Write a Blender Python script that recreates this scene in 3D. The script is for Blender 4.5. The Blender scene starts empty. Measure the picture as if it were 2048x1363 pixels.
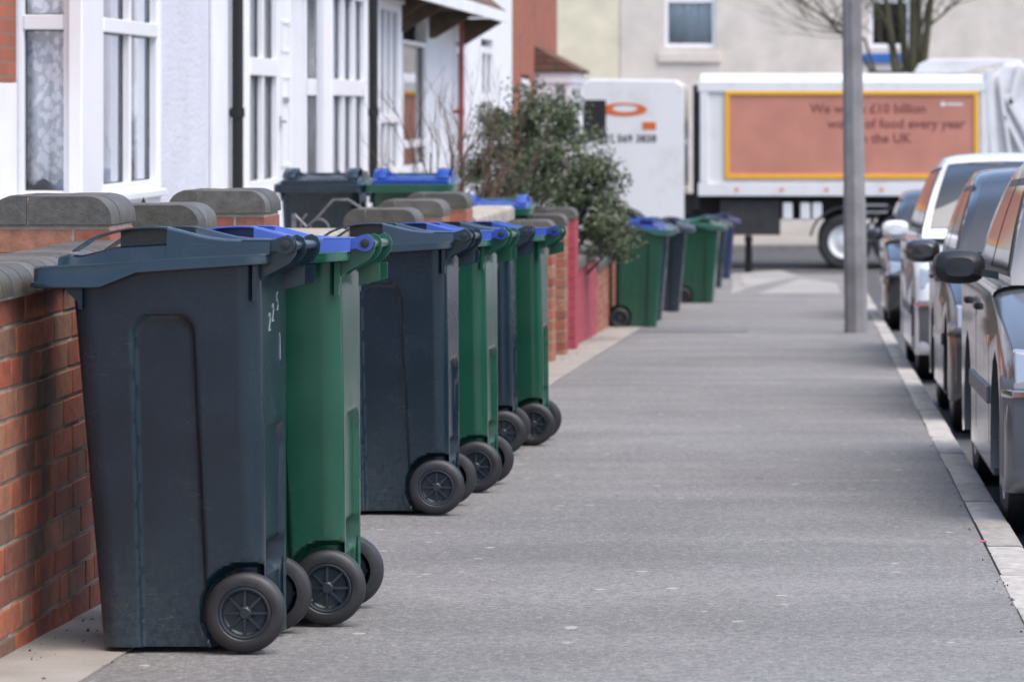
import bpy, bmesh, math, random
from mathutils import Vector, Matrix, noise
random.seed(11)
S = bpy.context.scene
R = math.radians
COL = S.collection
F = 7000.0            # focal length in photo pixels (photo 2048 wide)
CAMZ = 1.10           # eye height over the pavement at y = 0
SLOPE = 0.03          # the street falls away from the camera

# ------------------------------------------------------------------ camera
cam_d = bpy.data.cameras.new('camera'); cam = bpy.data.objects.new('camera', cam_d); COL.objects.link(cam)
cam.location = (0, 0, CAMZ); cam.rotation_euler = (R(90), 0, 0)
cam_d.sensor_width = 36; cam_d.lens = F/2048*36
cam_d.shift_x = -(1640-1024)/2048; cam_d.shift_y = -(681.5-220)/2048
cam_d.clip_start = 0.1; cam_d.clip_end = 1500
cam_d.dof.use_dof = True; cam_d.dof.focus_distance = 10.4; cam_d.dof.aperture_fstop = 6.8
S.camera = cam
# ------------------------------------------------------------------ light
SUN_EL, SUN_AZ = 64, 125        # azimuth clockwise from +Y (the way the camera looks)
w = bpy.data.worlds.new('World'); S.world = w; w.use_nodes = True
nt = w.node_tree; bg = nt.nodes['Background']
sky = nt.nodes.new('ShaderNodeTexSky'); sky.sky_type = 'NISHITA'; sky.sun_disc = False
sky.sun_elevation = R(SUN_EL); sky.sun_rotation = R(SUN_AZ); sky.dust_density = 2.6; sky.air_density = 0.8; sky.ozone_density = 0.8
nt.links.new(sky.outputs[0], bg.inputs[0]); bg.inputs[1].default_value = 0.15
sl = bpy.data.lights.new('sun', 'SUN'); sl.energy = 1.3; sl.angle = R(55); sl.color = (1.0, 0.935, 0.86)
so = bpy.data.objects.new('sun', sl); COL.objects.link(so)
sd = Vector((math.sin(R(SUN_AZ))*math.cos(R(SUN_EL)), math.cos(R(SUN_AZ))*math.cos(R(SUN_EL)), math.sin(R(SUN_EL))))
so.rotation_euler = sd.to_track_quat('Z', 'Y').to_euler(); so.location = (12, 6, 14)
S.view_settings.view_transform = 'Standard'; S.view_settings.look = 'None'
S.view_settings.exposure = 1.2; S.view_settings.gamma = 1
S.cycles.use_denoising = True
S.cycles.max_bounces = 8; S.cycles.transparent_max_bounces = 12

def zg(y): return -SLOPE*y if y < 57 else -SLOPE*57
# ------------------------------------------------------------------ mesh helpers
class MB:
    def __init__(s, M=None): s.v = []; s.f = []; s.tone = []; s.M = M
    def add(s, vs, fs, tone=0.5):
        o = len(s.v)
        if s.M is not None: vs = [tuple(s.M @ Vector(p)) for p in vs]
        s.v += [tuple(p) for p in vs]; s.f += [tuple(i+o for i in f) for f in fs]; s.tone += [tone]*len(fs)
    def box(s, x0, x1, y0, y1, z0, z1, tone=0.5):
        if x0 > x1: x0, x1 = x1, x0
        if y0 > y1: y0, y1 = y1, y0
        s.add([(x0,y0,z0),(x1,y0,z0),(x1,y1,z0),(x0,y1,z0),(x0,y0,z1),(x1,y0,z1),(x1,y1,z1),(x0,y1,z1)],
              [(0,3,2,1),(4,5,6,7),(0,1,5,4),(1,2,6,5),(2,3,7,6),(3,0,4,7)], tone)
    def prism(s, poly, axis, a, b, tone=0.5, shrink=None):
        n = len(poly)
        def p(c, q): return {'x': (q, c[0], c[1]), 'y': (c[0], q, c[1]), 'z': (c[0], c[1], q)}[axis]
        s.add([p(c, a) for c in poly]+[p(c, b) for c in poly],
              [tuple(range(n)), tuple(range(2*n-1, n-1, -1))]+[(i, i+n, (i+1) % n+n, (i+1) % n) for i in range(n)], tone)
    def loops(s, rings, close=True, cap=True, tone=0.5):
        n = len(rings[0]); vs = [p for r in rings for p in r]; fs = []
        for k in range(len(rings)-1):
            for i in range(n if close else n-1):
                j = (i+1) % n
                fs.append((k*n+i, k*n+j, (k+1)*n+j, (k+1)*n+i))
        if cap: fs += [tuple(range(n-1, -1, -1)), tuple(range((len(rings)-1)*n, len(rings)*n))]
        s.add(vs, fs, tone)
    def tube(s, pts, r, seg=8, tone=0.5):
        pts = [Vector(p) for p in pts]; rs = r if isinstance(r, (list, tuple)) else [r]*len(pts); rings = []; side = None
        for i, p in enumerate(pts):
            t = (pts[min(i+1, len(pts)-1)]-pts[max(i-1, 0)]).normalized()
            if side is None: side = t.orthogonal().normalized()
            else: side = (side-t*side.dot(t)).normalized()
            u = t.cross(side)
            rings.append([p+(side*math.cos(a)+u*math.sin(a))*rs[i] for a in [2*math.pi*k/seg for k in range(seg)]])
        s.loops(rings, tone=tone)
    def lathe(s, prof, axis='y', c=(0,0,0), seg=32, cap=False):
        rings = []
        for q, r in prof:
            ring = []
            for k in range(seg):
                a = 2*math.pi*k/seg; A, B = r*math.cos(a), r*math.sin(a)
                ring.append({'x': (c[0]+q, c[1]+A, c[2]+B), 'y': (c[0]+A, c[1]+q, c[2]+B), 'z': (c[0]+A, c[1]+B, c[2]+q)}[axis])
            rings.append(ring)
        s.loops(rings, cap=cap)
    def build(s, name, mat, parent=None, smooth=None, bevel=None, recalc=True):
        me = bpy.data.meshes.new(name); me.from_pydata(s.v, [], s.f)
        if recalc:
            bm = bmesh.new(); bm.from_mesh(me); bmesh.ops.recalc_face_normals(bm, faces=bm.faces); bm.to_mesh(me); bm.free()
        at = me.attributes.new('tone', 'FLOAT', 'FACE')
        at.data.foreach_set('value', s.tone)
        me.materials.append(mat)
        if smooth:
            me.shade_smooth(); me.set_sharp_from_angle(angle=R(smooth))
        o = bpy.data.objects.new(name, me); COL.objects.link(o)
        if parent: o.parent = parent
        if bevel:
            b = o.modifiers.new('bevel', 'BEVEL'); b.width = bevel; b.segments = 2; b.limit_method = 'ANGLE'; b.angle_limit = R(40)
        return o
def tag(o, label=None, cat=None, group=None, kind=None):
    if label: o['label'] = label
    if cat: o['category'] = cat
    if group: o['group'] = group
    if kind: o['kind'] = kind
    return o
def empty(name, loc=(0,0,0), rot=(0,0,0), label=None, cat=None, group=None):
    o = bpy.data.objects.new(name, None); COL.objects.link(o); o.location = loc; o.rotation_euler = rot
    o.empty_display_size = 0.2
    return tag(o, label, cat, group)
def sm(a, b, x):
    t = min(1, max(0, (x-a)/(b-a))) if b != a else float(x > a)
    return t*t*(3-2*t)
def lerp_tab(tab, x):
    if x <= tab[0][0]: return tab[0][1]
    for (a, va), (b, vb) in zip(tab, tab[1:]):
        if x <= b: return va+(vb-va)*(x-a)/(b-a)
    return tab[-1][1]
# ------------------------------------------------------------------ materials
def mat(name, base=(.5,.5,.5), rough=.5, metal=0, spec=.5, coat=0, var=0.0, vscale=3, bump=0, bscale=40, emit=None, dirt=None, dscale=2.0, damount=.5):
    m = bpy.data.materials.new(name); m.use_nodes = True; t = m.node_tree; b = t.nodes['Principled BSDF']
    b.inputs['Base Color'].default_value = (*base, 1); b.inputs['Roughness'].default_value = rough
    b.inputs['Metallic'].default_value = metal; b.inputs['Specular IOR Level'].default_value = spec
    b.inputs['Coat Weight'].default_value = coat; b.inputs['Coat Roughness'].default_value = .08
    N = t.nodes.new; L = t.links.new
    tc = N('ShaderNodeTexCoord')
    col = None
    if var:
        n = N('ShaderNodeTexNoise'); n.inputs['Scale'].default_value = vscale; n.inputs['Detail'].default_value = 6; L(tc.outputs['Object'], n.inputs['Vector'])
        r = N('ShaderNodeValToRGB'); r.color_ramp.elements[0].position = .3; r.color_ramp.elements[1].position = .7
        r.color_ramp.elements[0].color = (*[c*(1-var) for c in base], 1); r.color_ramp.elements[1].color = (*[min(1, c*(1+var)) for c in base], 1)
        L(n.outputs[0], r.inputs[0]); col = r.outputs[0]
        rr = N('ShaderNodeMapRange'); rr.inputs[3].default_value = max(0, rough-.08); rr.inputs[4].default_value = min(1, rough+.12); L(n.outputs[0], rr.inputs[0]); L(rr.outputs[0], b.inputs['Roughness'])
    if dirt:
        n = N('ShaderNodeTexNoise'); n.inputs['Scale'].default_value = dscale; n.inputs['Detail'].default_value = 9; n.inputs['Roughness'].default_value = .7; L(tc.outputs['Object'], n.inputs['Vector'])
        r = N('ShaderNodeMapRange'); r.inputs[1].default_value = .5; r.inputs[2].default_value = .75; r.inputs[4].default_value = damount; L(n.outputs[0], r.inputs[0])
        mx = N('ShaderNodeMixRGB'); mx.inputs[2].default_value = (*dirt, 1); L(r.outputs[0], mx.inputs[0])
        if col: L(col, mx.inputs[1])
        else: mx.inputs[1].default_value = (*base, 1)
        col = mx.outputs[0]
    if col: L(col, b.inputs['Base Color'])
    if bump:
        n = N('ShaderNodeTexNoise'); n.inputs['Scale'].default_value = bscale; n.inputs['Detail'].default_value = 4; L(tc.outputs['Object'], n.inputs['Vector'])
        bp = N('ShaderNodeBump'); bp.inputs['Strength'].default_value = bump; bp.inputs['Distance'].default_value = .01; L(n.outputs[0], bp.inputs['Height']); L(bp.outputs[0], b.inputs['Normal'])
    if emit: b.inputs['Emission Color'].default_value = (*emit, 1); b.inputs['Emission Strength'].default_value = 1
    return m
def plastic(name, base, rough=.36):
    m = mat(name, base, rough, var=.10, vscale=5, bump=.05, bscale=260)
    t = m.node_tree; b = t.nodes['Principled BSDF']; N = t.nodes.new; L = t.links.new
    b.inputs['Coat Weight'].default_value = .22; b.inputs['Coat Roughness'].default_value = .14
    # scuffs: thin pale scratches and dusty smears of their own shape
    tc = N('ShaderNodeTexCoord'); mp = N('ShaderNodeMapping'); mp.inputs['Rotation'].default_value = (.3, .5, .9); mp.inputs['Scale'].default_value = (1.2, 3, 14)
    L(tc.outputs['Object'], mp.inputs[0])
    w_ = N('ShaderNodeTexNoise'); w_.inputs['Scale'].default_value = 3; w_.inputs['Detail'].default_value = 2; w_.inputs['Distortion'].default_value = 1.2; L(mp.outputs[0], w_.inputs['Vector'])
    r1 = N('ShaderNodeValToRGB'); e = r1.color_ramp.elements; e[0].position = .497; e[0].color = (0,0,0,1); e[1].position = .5; e[1].color = (1,1,1,1)
    e2 = e.new(.503); e2.color = (0,0,0,1); L(w_.outputs[0], r1.inputs[0])
    n2 = N('ShaderNodeTexNoise'); n2.inputs['Scale'].default_value = 4.5; n2.inputs['Detail'].default_value = 1; L(tc.outputs['Object'], n2.inputs['Vector'])
    mr = N('ShaderNodeMapRange'); mr.inputs[1].default_value = .60; mr.inputs[2].default_value = .70; mr.inputs[4].default_value = .45; L(n2.outputs[0], mr.inputs[0])
    mu = N('ShaderNodeMath'); mu.operation = 'MULTIPLY'; L(r1.outputs[0], mu.inputs[0]); L(mr.outputs[0], mu.inputs[1])
    n3 = N('ShaderNodeTexNoise'); n3.inputs['Scale'].default_value = 9; n3.inputs['Detail'].default_value = 8; n3.inputs['Roughness'].default_value = .75; L(tc.outputs['Object'], n3.inputs['Vector'])
    m3 = N('ShaderNodeMapRange'); m3.inputs[1].default_value = .5; m3.inputs[2].default_value = .8; m3.inputs[4].default_value = .03; L(n3.outputs[0], m3.inputs[0])
    ad0 = N('ShaderNodeMath'); ad0.operation = 'ADD'; ad0.use_clamp = True; L(mu.outputs[0], ad0.inputs[0]); L(m3.outputs[0], ad0.inputs[1])
    sp = N('ShaderNodeSeparateXYZ'); L(tc.outputs['Object'], sp.inputs[0])
    zr = N('ShaderNodeMapRange'); zr.inputs[1].default_value = .32; zr.inputs[2].default_value = .0; zr.inputs[4].default_value = .16; L(sp.outputs[2], zr.inputs[0])
    dn = N('ShaderNodeTexNoise'); dn.inputs['Scale'].default_value = 55; dn.inputs['Detail'].default_value = 9; dn.inputs['Roughness'].default_value = .8; L(tc.outputs['Object'], dn.inputs['Vector'])
    dr = N('ShaderNodeMapRange'); dr.inputs[1].default_value = .42; dr.inputs[2].default_value = .72; L(dn.outputs[0], dr.inputs[0])
    dm = N('ShaderNodeMath'); dm.operation = 'MULTIPLY'; L(zr.outputs[0], dm.inputs[0]); L(dr.outputs[0], dm.inputs[1])
    ad = N('ShaderNodeMath'); ad.operation = 'ADD'; ad.use_clamp = True; L(ad0.outputs[0], ad.inputs[0]); L(dm.outputs[0], ad.inputs[1])
    mx = N('ShaderNodeMixRGB'); mx.inputs[2].default_value = (.30, .31, .31, 1)
    oi = N('ShaderNodeObjectInfo'); hs = N('ShaderNodeHueSaturation'); vr = N('ShaderNodeMapRange'); vr.inputs[3].default_value = .86; vr.inputs[4].default_value = 1.16; L(oi.outputs['Random'], vr.inputs[0]); L(vr.outputs[0], hs.inputs['Value'])
    s0 = N('ShaderNodeMapRange'); s0.inputs[3].default_value = 1.02; s0.inputs[4].default_value = .90; L(oi.outputs['Random'], s0.inputs[0]); L(s0.outputs[0], hs.inputs['Saturation'])
    L(b.inputs['Base Color'].links[0].from_socket, hs.inputs['Color']); src = hs.outputs[0]
    L(ad.outputs[0], mx.inputs[0]); L(src, mx.inputs[1]); L(mx.outputs[0], b.inputs['Base Color'])
    return m
def brick_mat(name, cols, rough=.8, moss=0.0):
    """real bricks: the colour of each comes from the face attribute 'tone'"""
    m = bpy.data.materials.new(name); m.use_nodes = True; t = m.node_tree; b = t.nodes['Principled BSDF']; N = t.nodes.new; L = t.links.new
    a = N('ShaderNodeAttribute'); a.attribute_name = 'tone'
    r = N('ShaderNodeValToRGB'); el = r.color_ramp.elements
    el[0].position = 0; el[0].color = (*cols[0], 1); el[1].position = 1; el[1].color = (*cols[-1], 1)
    for i, c in enumerate(cols[1:-1]): e = el.new((i+1)/(len(cols)-1)); e.color = (*c, 1)
    L(a.outputs['Fac'], r.inputs[0])
    tc = N('ShaderNodeTexCoord'); n = N('ShaderNodeTexNoise'); n.inputs['Scale'].default_value = 22; n.inputs['Detail'].default_value = 10; n.inputs['Roughness'].default_value = .7
    L(tc.outputs['Object'], n.inputs['Vector'])
    mr = N('ShaderNodeMapRange'); mr.inputs[1].default_value = .3; mr.inputs[2].default_value = .7; mr.inputs[3].default_value = .6; mr.inputs[4].default_value = 1.25; L(n.outputs[0], mr.inputs[0])
    mx = N('ShaderNodeMixRGB'); mx.blend_type = 'MULTIPLY'; mx.inputs[0].default_value = 1; L(r.outputs[0], mx.inputs[1]); L(mr.outputs[0], mx.inputs[2])
    out = mx.outputs[0]
    n2 = N('ShaderNodeTexNoise'); n2.inputs['Scale'].default_value = 5; n2.inputs['Detail'].default_value = 8; L(tc.outputs['Object'], n2.inputs['Vector'])
    m2 = N('ShaderNodeMapRange'); m2.inputs[1].default_value = .52; m2.inputs[2].default_value = .78; m2.inputs[4].default_value = .55 if moss else .35; L(n2.outputs[0], m2.inputs[0])
    x2 = N('ShaderNodeMixRGB'); x2.inputs[2].default_value = (.10, .10, .045, 1) if moss else (.09, .06, .045, 1); L(m2.outputs[0], x2.inputs[0]); L(out, x2.inputs[1])
    L(x2.outputs[0], b.inputs['Base Color']); b.inputs['Roughness'].default_value = rough
    bp = N('ShaderNodeBump'); bp.inputs['Strength'].default_value = .7; bp.inputs['Distance'].default_value = .009; L(n.outputs[0], bp.inputs['Height']); L(bp.outputs[0], b.inputs['Normal'])
    return m
def brick_tex_mat(name, c1, c2, mortar, scale=1.0, bump=.3):
    """flat wall with brick courses, for walls far off (height z, width x or y by the face normal)"""
    m = bpy.data.materials.new(name); m.use_nodes = True; t = m.node_tree; b = t.nodes['Principled BSDF']; N = t.nodes.new; L = t.links.new
    g = N('ShaderNodeNewGeometry'); sp = N('ShaderNodeSeparateXYZ'); L(g.outputs['Position'], sp.inputs[0])
    sn = N('ShaderNodeSeparateXYZ'); L(g.outputs['True Normal'], sn.inputs[0])
    ab = N('ShaderNodeMath'); ab.operation = 'ABSOLUTE'; L(sn.outputs[0], ab.inputs[0])
    gt = N('ShaderNodeMath'); gt.operation = 'GREATER_THAN'; gt.inputs[1].default_value = .5; L(ab.outputs[0], gt.inputs[0])
    mu = N('ShaderNodeMix'); L(gt.outputs[0], mu.inputs[0]); L(sp.outputs[0], mu.inputs[2]); L(sp.outputs[1], mu.inputs[3])
    cb = N('ShaderNodeCombineXYZ'); L(mu.outputs[0], cb.inputs[0]); L(sp.outputs[2], cb.inputs[1])
    br = N('ShaderNodeTexBrick'); br.inputs['Scale'].default_value = 1; br.inputs['Brick Width'].default_value = .225*scale; br.inputs['Row Height'].default_value = .075*scale
    br.inputs['Mortar Size'].default_value = .006*scale; br.inputs['Color1'].default_value = (*c1, 1); br.inputs['Color2'].default_value = (*c2, 1); br.inputs['Mortar'].default_value = (*mortar, 1)
    L(cb.outputs[0], br.inputs[0])
    n = N('ShaderNodeTexNoise'); n.inputs['Scale'].default_value = 1.7; n.inputs['Detail'].default_value = 8; L(g.outputs['Position'], n.inputs['Vector'])
    mr = N('ShaderNodeMapRange'); mr.inputs[1].default_value = .3; mr.inputs[2].default_value = .7; mr.inputs[3].default_value = .86; mr.inputs[4].default_value = 1.08; L(n.outputs[0], mr.inputs[0])
    mx = N('ShaderNodeMixRGB'); mx.blend_type = 'MULTIPLY'; mx.inputs[0].default_value = 1; L(br.outputs[0], mx.inputs[1]); L(mr.outputs[0], mx.inputs[2])
    L(mx.outputs[0], b.inputs['Base Color']); b.inputs['Roughness'].default_value = .85
    bp = N('ShaderNodeBump'); bp.invert = True; bp.inputs['Strength'].default_value = bump; bp.inputs['Distance'].default_value = .006; L(br.outputs['Fac'], bp.inputs['Height']); L(bp.outputs[0], b.inputs['Normal'])
    return m
def asphalt(name, base, speck=(.5,.5,.47), fleck=.035, big=True):
    m = bpy.data.materials.new(name); m.use_nodes = True; t = m.node_tree; b = t.nodes['Principled BSDF']; N = t.nodes.new; L = t.links.new
    g = N('ShaderNodeNewGeometry'); P = g.outputs['Position']
    def nz(sc, det=4, ro=.5):
        n = N('ShaderNodeTexNoise'); n.inputs['Scale'].default_value = sc; n.inputs['Detail'].default_value = det; n.inputs['Roughness'].default_value = ro; L(P, n.inputs['Vector']); return n.outputs[0]
    def mrange(x, a, b_, c, d):
        q = N('ShaderNodeMapRange'); q.inputs[1].default_value = a; q.inputs[2].default_value = b_; q.inputs[3].default_value = c; q.inputs[4].default_value = d; L(x, q.inputs[0]); return q.outputs[0]
    def mul(a, b_):
        q = N('ShaderNodeMath'); q.operation = 'MULTIPLY'; L(a, q.inputs[0]); L(b_, q.inputs[1]); return q.outputs[0]
    v = mul(mul(mrange(nz(120, 3, .8), .3, .7, .52, 1.5), mrange(nz(38, 2, .6), .35, .65, .82, 1.18)), mrange(nz(.9, 6, .65), .3, .7, .84, 1.14))
    # bands laid across the pavement by patching, stretched along x
    mp = N('ShaderNodeMapping'); mp.inputs['Scale'].default_value = (.35, 1.6, 1); L(P, mp.inputs[0])
    n = N('ShaderNodeTexNoise'); n.inputs['Scale'].default_value = 1.3; n.inputs['Detail'].default_value = 5; L(mp.outputs[0], n.inputs['Vector'])
    v = mul(v, mrange(n.outputs[0], .35, .65, .90, 1.08))
    sc = N('ShaderNodeVectorMath'); sc.operation = 'SCALE'; sc.inputs[0].default_value = base; L(v, sc.inputs['Scale'])
    # pale chips and trodden gum
    vo = N('ShaderNodeTexVoronoi'); vo.inputs['Scale'].default_value = 9; L(P, vo.inputs['Vector'])
    lt = N('ShaderNodeMath'); lt.operation = 'LESS_THAN'; lt.inputs[1].default_value = .17; L(vo.outputs['Distance'], lt.inputs[0])
    s2 = N('ShaderNodeSeparateColor'); L(vo.outputs['Color'], s2.inputs[0])
    lt2 = N('ShaderNodeMath'); lt2.operation = 'LESS_THAN'; lt2.inputs[1].default_value = fleck; L(s2.outputs[0], lt2.inputs[0])
    vs = N('ShaderNodeTexVoronoi'); vs.inputs['Scale'].default_value = 95; L(P, vs.inputs['Vector'])
    s3 = N('ShaderNodeSeparateColor'); L(vs.outputs['Color'], s3.inputs[0])
    gt = N('ShaderNodeMath'); gt.operation = 'GREATER_THAN'; gt.inputs[1].default_value = .93; L(s3.outputs[1], gt.inputs[0])
    f1 = mul(mul(lt.outputs[0], lt2.outputs[0]), mrange(nz(30), .3, .6, .2, .7))
    f2 = mul(gt.outputs[0], mrange(nz(60), .3, .7, 0, .35))
    ad = N('ShaderNodeMath'); ad.operation = 'ADD'; ad.use_clamp = True; L(f1, ad.inputs[0]); L(f2, ad.inputs[1])
    mx = N('ShaderNodeMixRGB'); mx.inputs[2].default_value = (*speck, 1); L(ad.outputs[0], mx.inputs[0]); L(sc.outputs[0], mx.inputs[1])
    L(mx.outputs[0], b.inputs['Base Color']); b.inputs['Roughness'].default_value = .75; b.inputs['Specular IOR Level'].default_value = .35
    bp = N('ShaderNodeBump'); bp.inputs['Strength'].default_value = .9; bp.inputs['Distance'].default_value = .006; L(nz(160, 3, .8), bp.inputs['Height']); L(bp.outputs[0], b.inputs['Normal'])
    return m
def glass(name, tint=(.95,.97,.98), refl=1.6):
    m = bpy.data.materials.new(name); m.use_nodes = True; t = m.node_tree; t.nodes.clear(); N = t.nodes.new; L = t.links.new
    o = N('ShaderNodeOutputMaterial'); mx = N('ShaderNodeMixShader'); tr = N('ShaderNodeBsdfTransparent'); tr.inputs[0].default_value = (*tint, 1)
    gl = N('ShaderNodeBsdfGlossy'); gl.inputs['Roughness'].default_value = .01; gl.inputs[0].default_value = (.95, .97, 1, 1)
    fr = N('ShaderNodeFresnel'); fr.inputs[0].default_value = refl
    L(fr.outputs[0], mx.inputs[0]); L(tr.outputs[0], mx.inputs[1]); L(gl.outputs[0], mx.inputs[2]); L(mx.outputs[0], o.inputs[0])
    return m
def lace_mat():
    m = bpy.data.materials.new('lace'); m.use_nodes = True; t = m.node_tree; b = t.nodes['Principled BSDF']; N = t.nodes.new; L = t.links.new
    tc = N('ShaderNodeTexCoord'); mp = N('ShaderNodeMapping'); mp.inputs['Scale'].default_value = (1, 1, .8); L(tc.outputs['Object'], mp.inputs[0])
    nn = N('ShaderNodeTexNoise'); nn.inputs['Scale'].default_value = 22; nn.inputs['Detail'].default_value = 3; L(mp.outputs[0], nn.inputs['Vector'])
    ma = N('ShaderNodeVectorMath'); ma.operation = 'MULTIPLY_ADD'; ma.inputs[1].default_value = (.06, .06, .06); L(nn.outputs['Color'], ma.inputs[0]); L(mp.outputs[0], ma.inputs[2])
    vo = N('ShaderNodeTexVoronoi'); vo.inputs['Scale'].default_value = 27; L(ma.outputs[0], vo.inputs['Vector'])
    r = N('ShaderNodeValToRGB'); r.color_ramp.elements[0].position = .50; r.color_ramp.elements[0].color = (.93, .94, .99, 1); r.color_ramp.elements[1].position = .60; r.color_ramp.elements[1].color = (.62, .66, .72, 1)
    L(vo.outputs['Distance'], r.inputs[0]); L(r.outputs[0], b.inputs['Base Color']); b.inputs['Roughness'].default_value = .9
    return m
M = {}
M['grey_plastic'] = plastic('slate_grey_plastic', (.0055, .0190, .0310), .24)
M['green_plastic'] = plastic('green_plastic', (.005, .064, .036), .20)
M['blue_plastic'] = plastic('blue_plastic', (.007, .044, .28), .24)
M['navy_plastic'] = plastic('navy_plastic', (.006, .022, .085), .3)
M['rim'] = mat('rim_plastic', (.016, .022, .031), .38, var=.2, vscale=20)
M['rubber'] = mat('rubber', (.018, .018, .020), .48, var=.25, vscale=14, bump=.1, bscale=150, dirt=(.12,.11,.10), dscale=8, damount=.35)
M['black_plastic'] = mat('black_plastic', (.014, .015, .018), .45)
M['steel'] = mat('steel', (.45, .45, .46), .4, metal=1, var=.1)
M['chalk'] = mat('white_marker', (.30, .34, .37), .7)
M['brick'] = brick_mat('red_brick', [(.20,.078,.05), (.31,.085,.046), (.37,.10,.052), (.39,.12,.06), (.36,.16,.095), (.18,.10,.068)])
M['pier_brick'] = brick_mat('orange_brick', [(.27,.072,.042), (.33,.095,.055), (.36,.13,.075), (.36,.17,.105), (.27,.09,.06)])
M['mortar'] = mat('mortar', (.36, .32, .265), .95, var=.35, vscale=12, bump=.6, bscale=90, dirt=(.10,.09,.05), dscale=6, damount=.6)
M['blue_brick'] = brick_mat('blue_engineering_brick', [(.060,.055,.045), (.085,.078,.066), (.115,.107,.094), (.07,.066,.058)], .5, moss=1)
M['pink_paint'] = mat('pink_masonry_paint', (.34, .050, .068), .7, var=.12, vscale=8, bump=.3, bscale=30, dirt=(.32,.09,.10), dscale=5, damount=.5)
M['stone'] = mat('cast_stone', (.32, .295, .255), .85, var=.15, vscale=6, bump=.3, bscale=80, dirt=(.14,.13,.10), dscale=5, damount=.6)
M['concrete'] = mat('concrete', (.27, .255, .23), .85, var=.12, vscale=4, bump=.3, bscale=120, dirt=(.13,.12,.10), dscale=3, damount=.5)
M['kerb'] = brick_mat('kerb_concrete', [(.27,.26,.235), (.36,.345,.32), (.42,.405,.375), (.33,.315,.29)], .85)
M['pavement'] = asphalt('pavement_asphalt', (.186, .183, .178), fleck=.16)
M['road'] = asphalt('road_asphalt', (.075, .075, .078))
M['render'] = mat('white_roughcast', (.61, .62, .675), .9, var=.05, vscale=3, bump=1.0, bscale=38, dirt=(.50,.50,.53), dscale=1.3, damount=.35)
M['smooth_white'] = mat('white_masonry_paint', (.77, .78, .805), .6, var=.04, vscale=3, dirt=(.55,.55,.55), dscale=2, damount=.3)
M['upvc'] = mat('white_upvc', (.80, .81, .84), .3, dirt=(.55,.55,.54), dscale=3, damount=.2)
M['gate_iron'] = mat('highlit_iron', (.16, .16, .165), .4, metal=.5, var=.3, vscale=20)  # gate's metallic highlights put into the base colour as an even light grey
M['black_iron'] = mat('black_painted_iron', (.004, .004, .005), .5, var=.2, vscale=20)
M['red_pipe'] = mat('red_painted_iron', (.30, .04, .03), .45, var=.15, vscale=10)
M['glass'] = glass('window_glass')
M['car_glass'] = mat('car_glass', (.03, .034, .036), .03, spec=1.0); M['car_glass'].node_tree.nodes['Principled BSDF'].inputs['IOR'].default_value = 1.5
M['side_glass'] = mat('car_side_glass', (.016, .018, .020), .05, spec=.5); M['side_glass'].node_tree.nodes['Principled BSDF'].inputs['IOR'].default_value = 1.22
M['lace'] = lace_mat()
M['curtain'] = mat('curtain', (.86, .86, .87), .9, var=.15, vscale=14)
M['brown_curtain'] = mat('brown_curtain', (.10, .075, .055), .9, var=.3, vscale=9)
M['room'] = mat('dim_room', (.22, .21, .20), .9, var=.3, vscale=2)
M['roof'] = brick_tex_mat('roof_tiles', (.11,.055,.04), (.15,.08,.055), (.04,.03,.025), 1.4, .8)
M['house_brick'] = brick_tex_mat('house_brick', (.38,.11,.06), (.30,.085,.05), (.20,.15,.11))
M['cream'] = brick_tex_mat('cream_painted_brick', (.66,.60,.53), (.68,.62,.55), (.58,.53,.47), 1.0, .25)
M['yellow_cream'] = brick_tex_mat('yellow_painted_brick', (.70,.65,.48), (.72,.66,.50), (.62,.57,.43), 1.0, .2)
M['bark'] = mat('bark', (.085, .080, .045), .9, var=.35, vscale=18, bump=.6, bscale=60)
M['twig'] = mat('twig', (.10, .065, .050), .9, var=.3, vscale=20)
M['leaf'] = brick_mat('leaf_green', [(.026,.042,.020), (.042,.066,.028), (.068,.10,.042), (.11,.145,.065), (.19,.22,.11)], .36)
M['leaf'].node_tree.nodes['Principled BSDF'].inputs['Specular IOR Level'].default_value = .6
M['grass'] = mat('weed', (.06, .10, .03), .8, var=.4, vscale=30)
# ------------------------------------------------------------------ ground, road, pavement
def strip(name, x0, x1, z_off, m, y0=-12, yk=57, y1=59, thick=.0, ny=2, kind='structure'):
    b = MB()
    ys = [y0, yk, y1] if y1 > yk else [y0, y1]
    top = [[(x0, y, zg(y)+z_off), (x1, y, zg(y)+z_off)] for y in ys]
    if thick:
        rings = [[(x0, y, zg(y)+z_off-thick), (x1, y, zg(y)+z_off-thick), (x1, y, zg(y)+z_off), (x0, y, zg(y)+z_off)] for y in ys]
        b.loops(rings)
    else: b.loops(top, close=False, cap=False)
    o = b.build(name, m, recalc=bool(thick)); return tag(o, kind=kind)
g = MB()
ysg = [-40, 57, 600]
g.loops([[(-300, y, zg(y)-.104), (300, y, zg(y)-.104)] for y in ysg], close=False, cap=False)
tag(g.build('ground', M['road'], recalc=False), kind='structure')
strip('pavement', -1.74, .548, 0, M['pavement'], thick=.3, y1=60)
strip('paving_edge', -2.6, -1.745, .004, M['concrete'], thick=.3, y1=60)
strip('garden_ground', -9, -2.30, .10, M['concrete'], thick=.4, y0=2, y1=57)
strip('far_pavement', -40, 40, .0, M['concrete'], thick=.3, y0=73, yk=74, y1=79.6)
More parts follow.
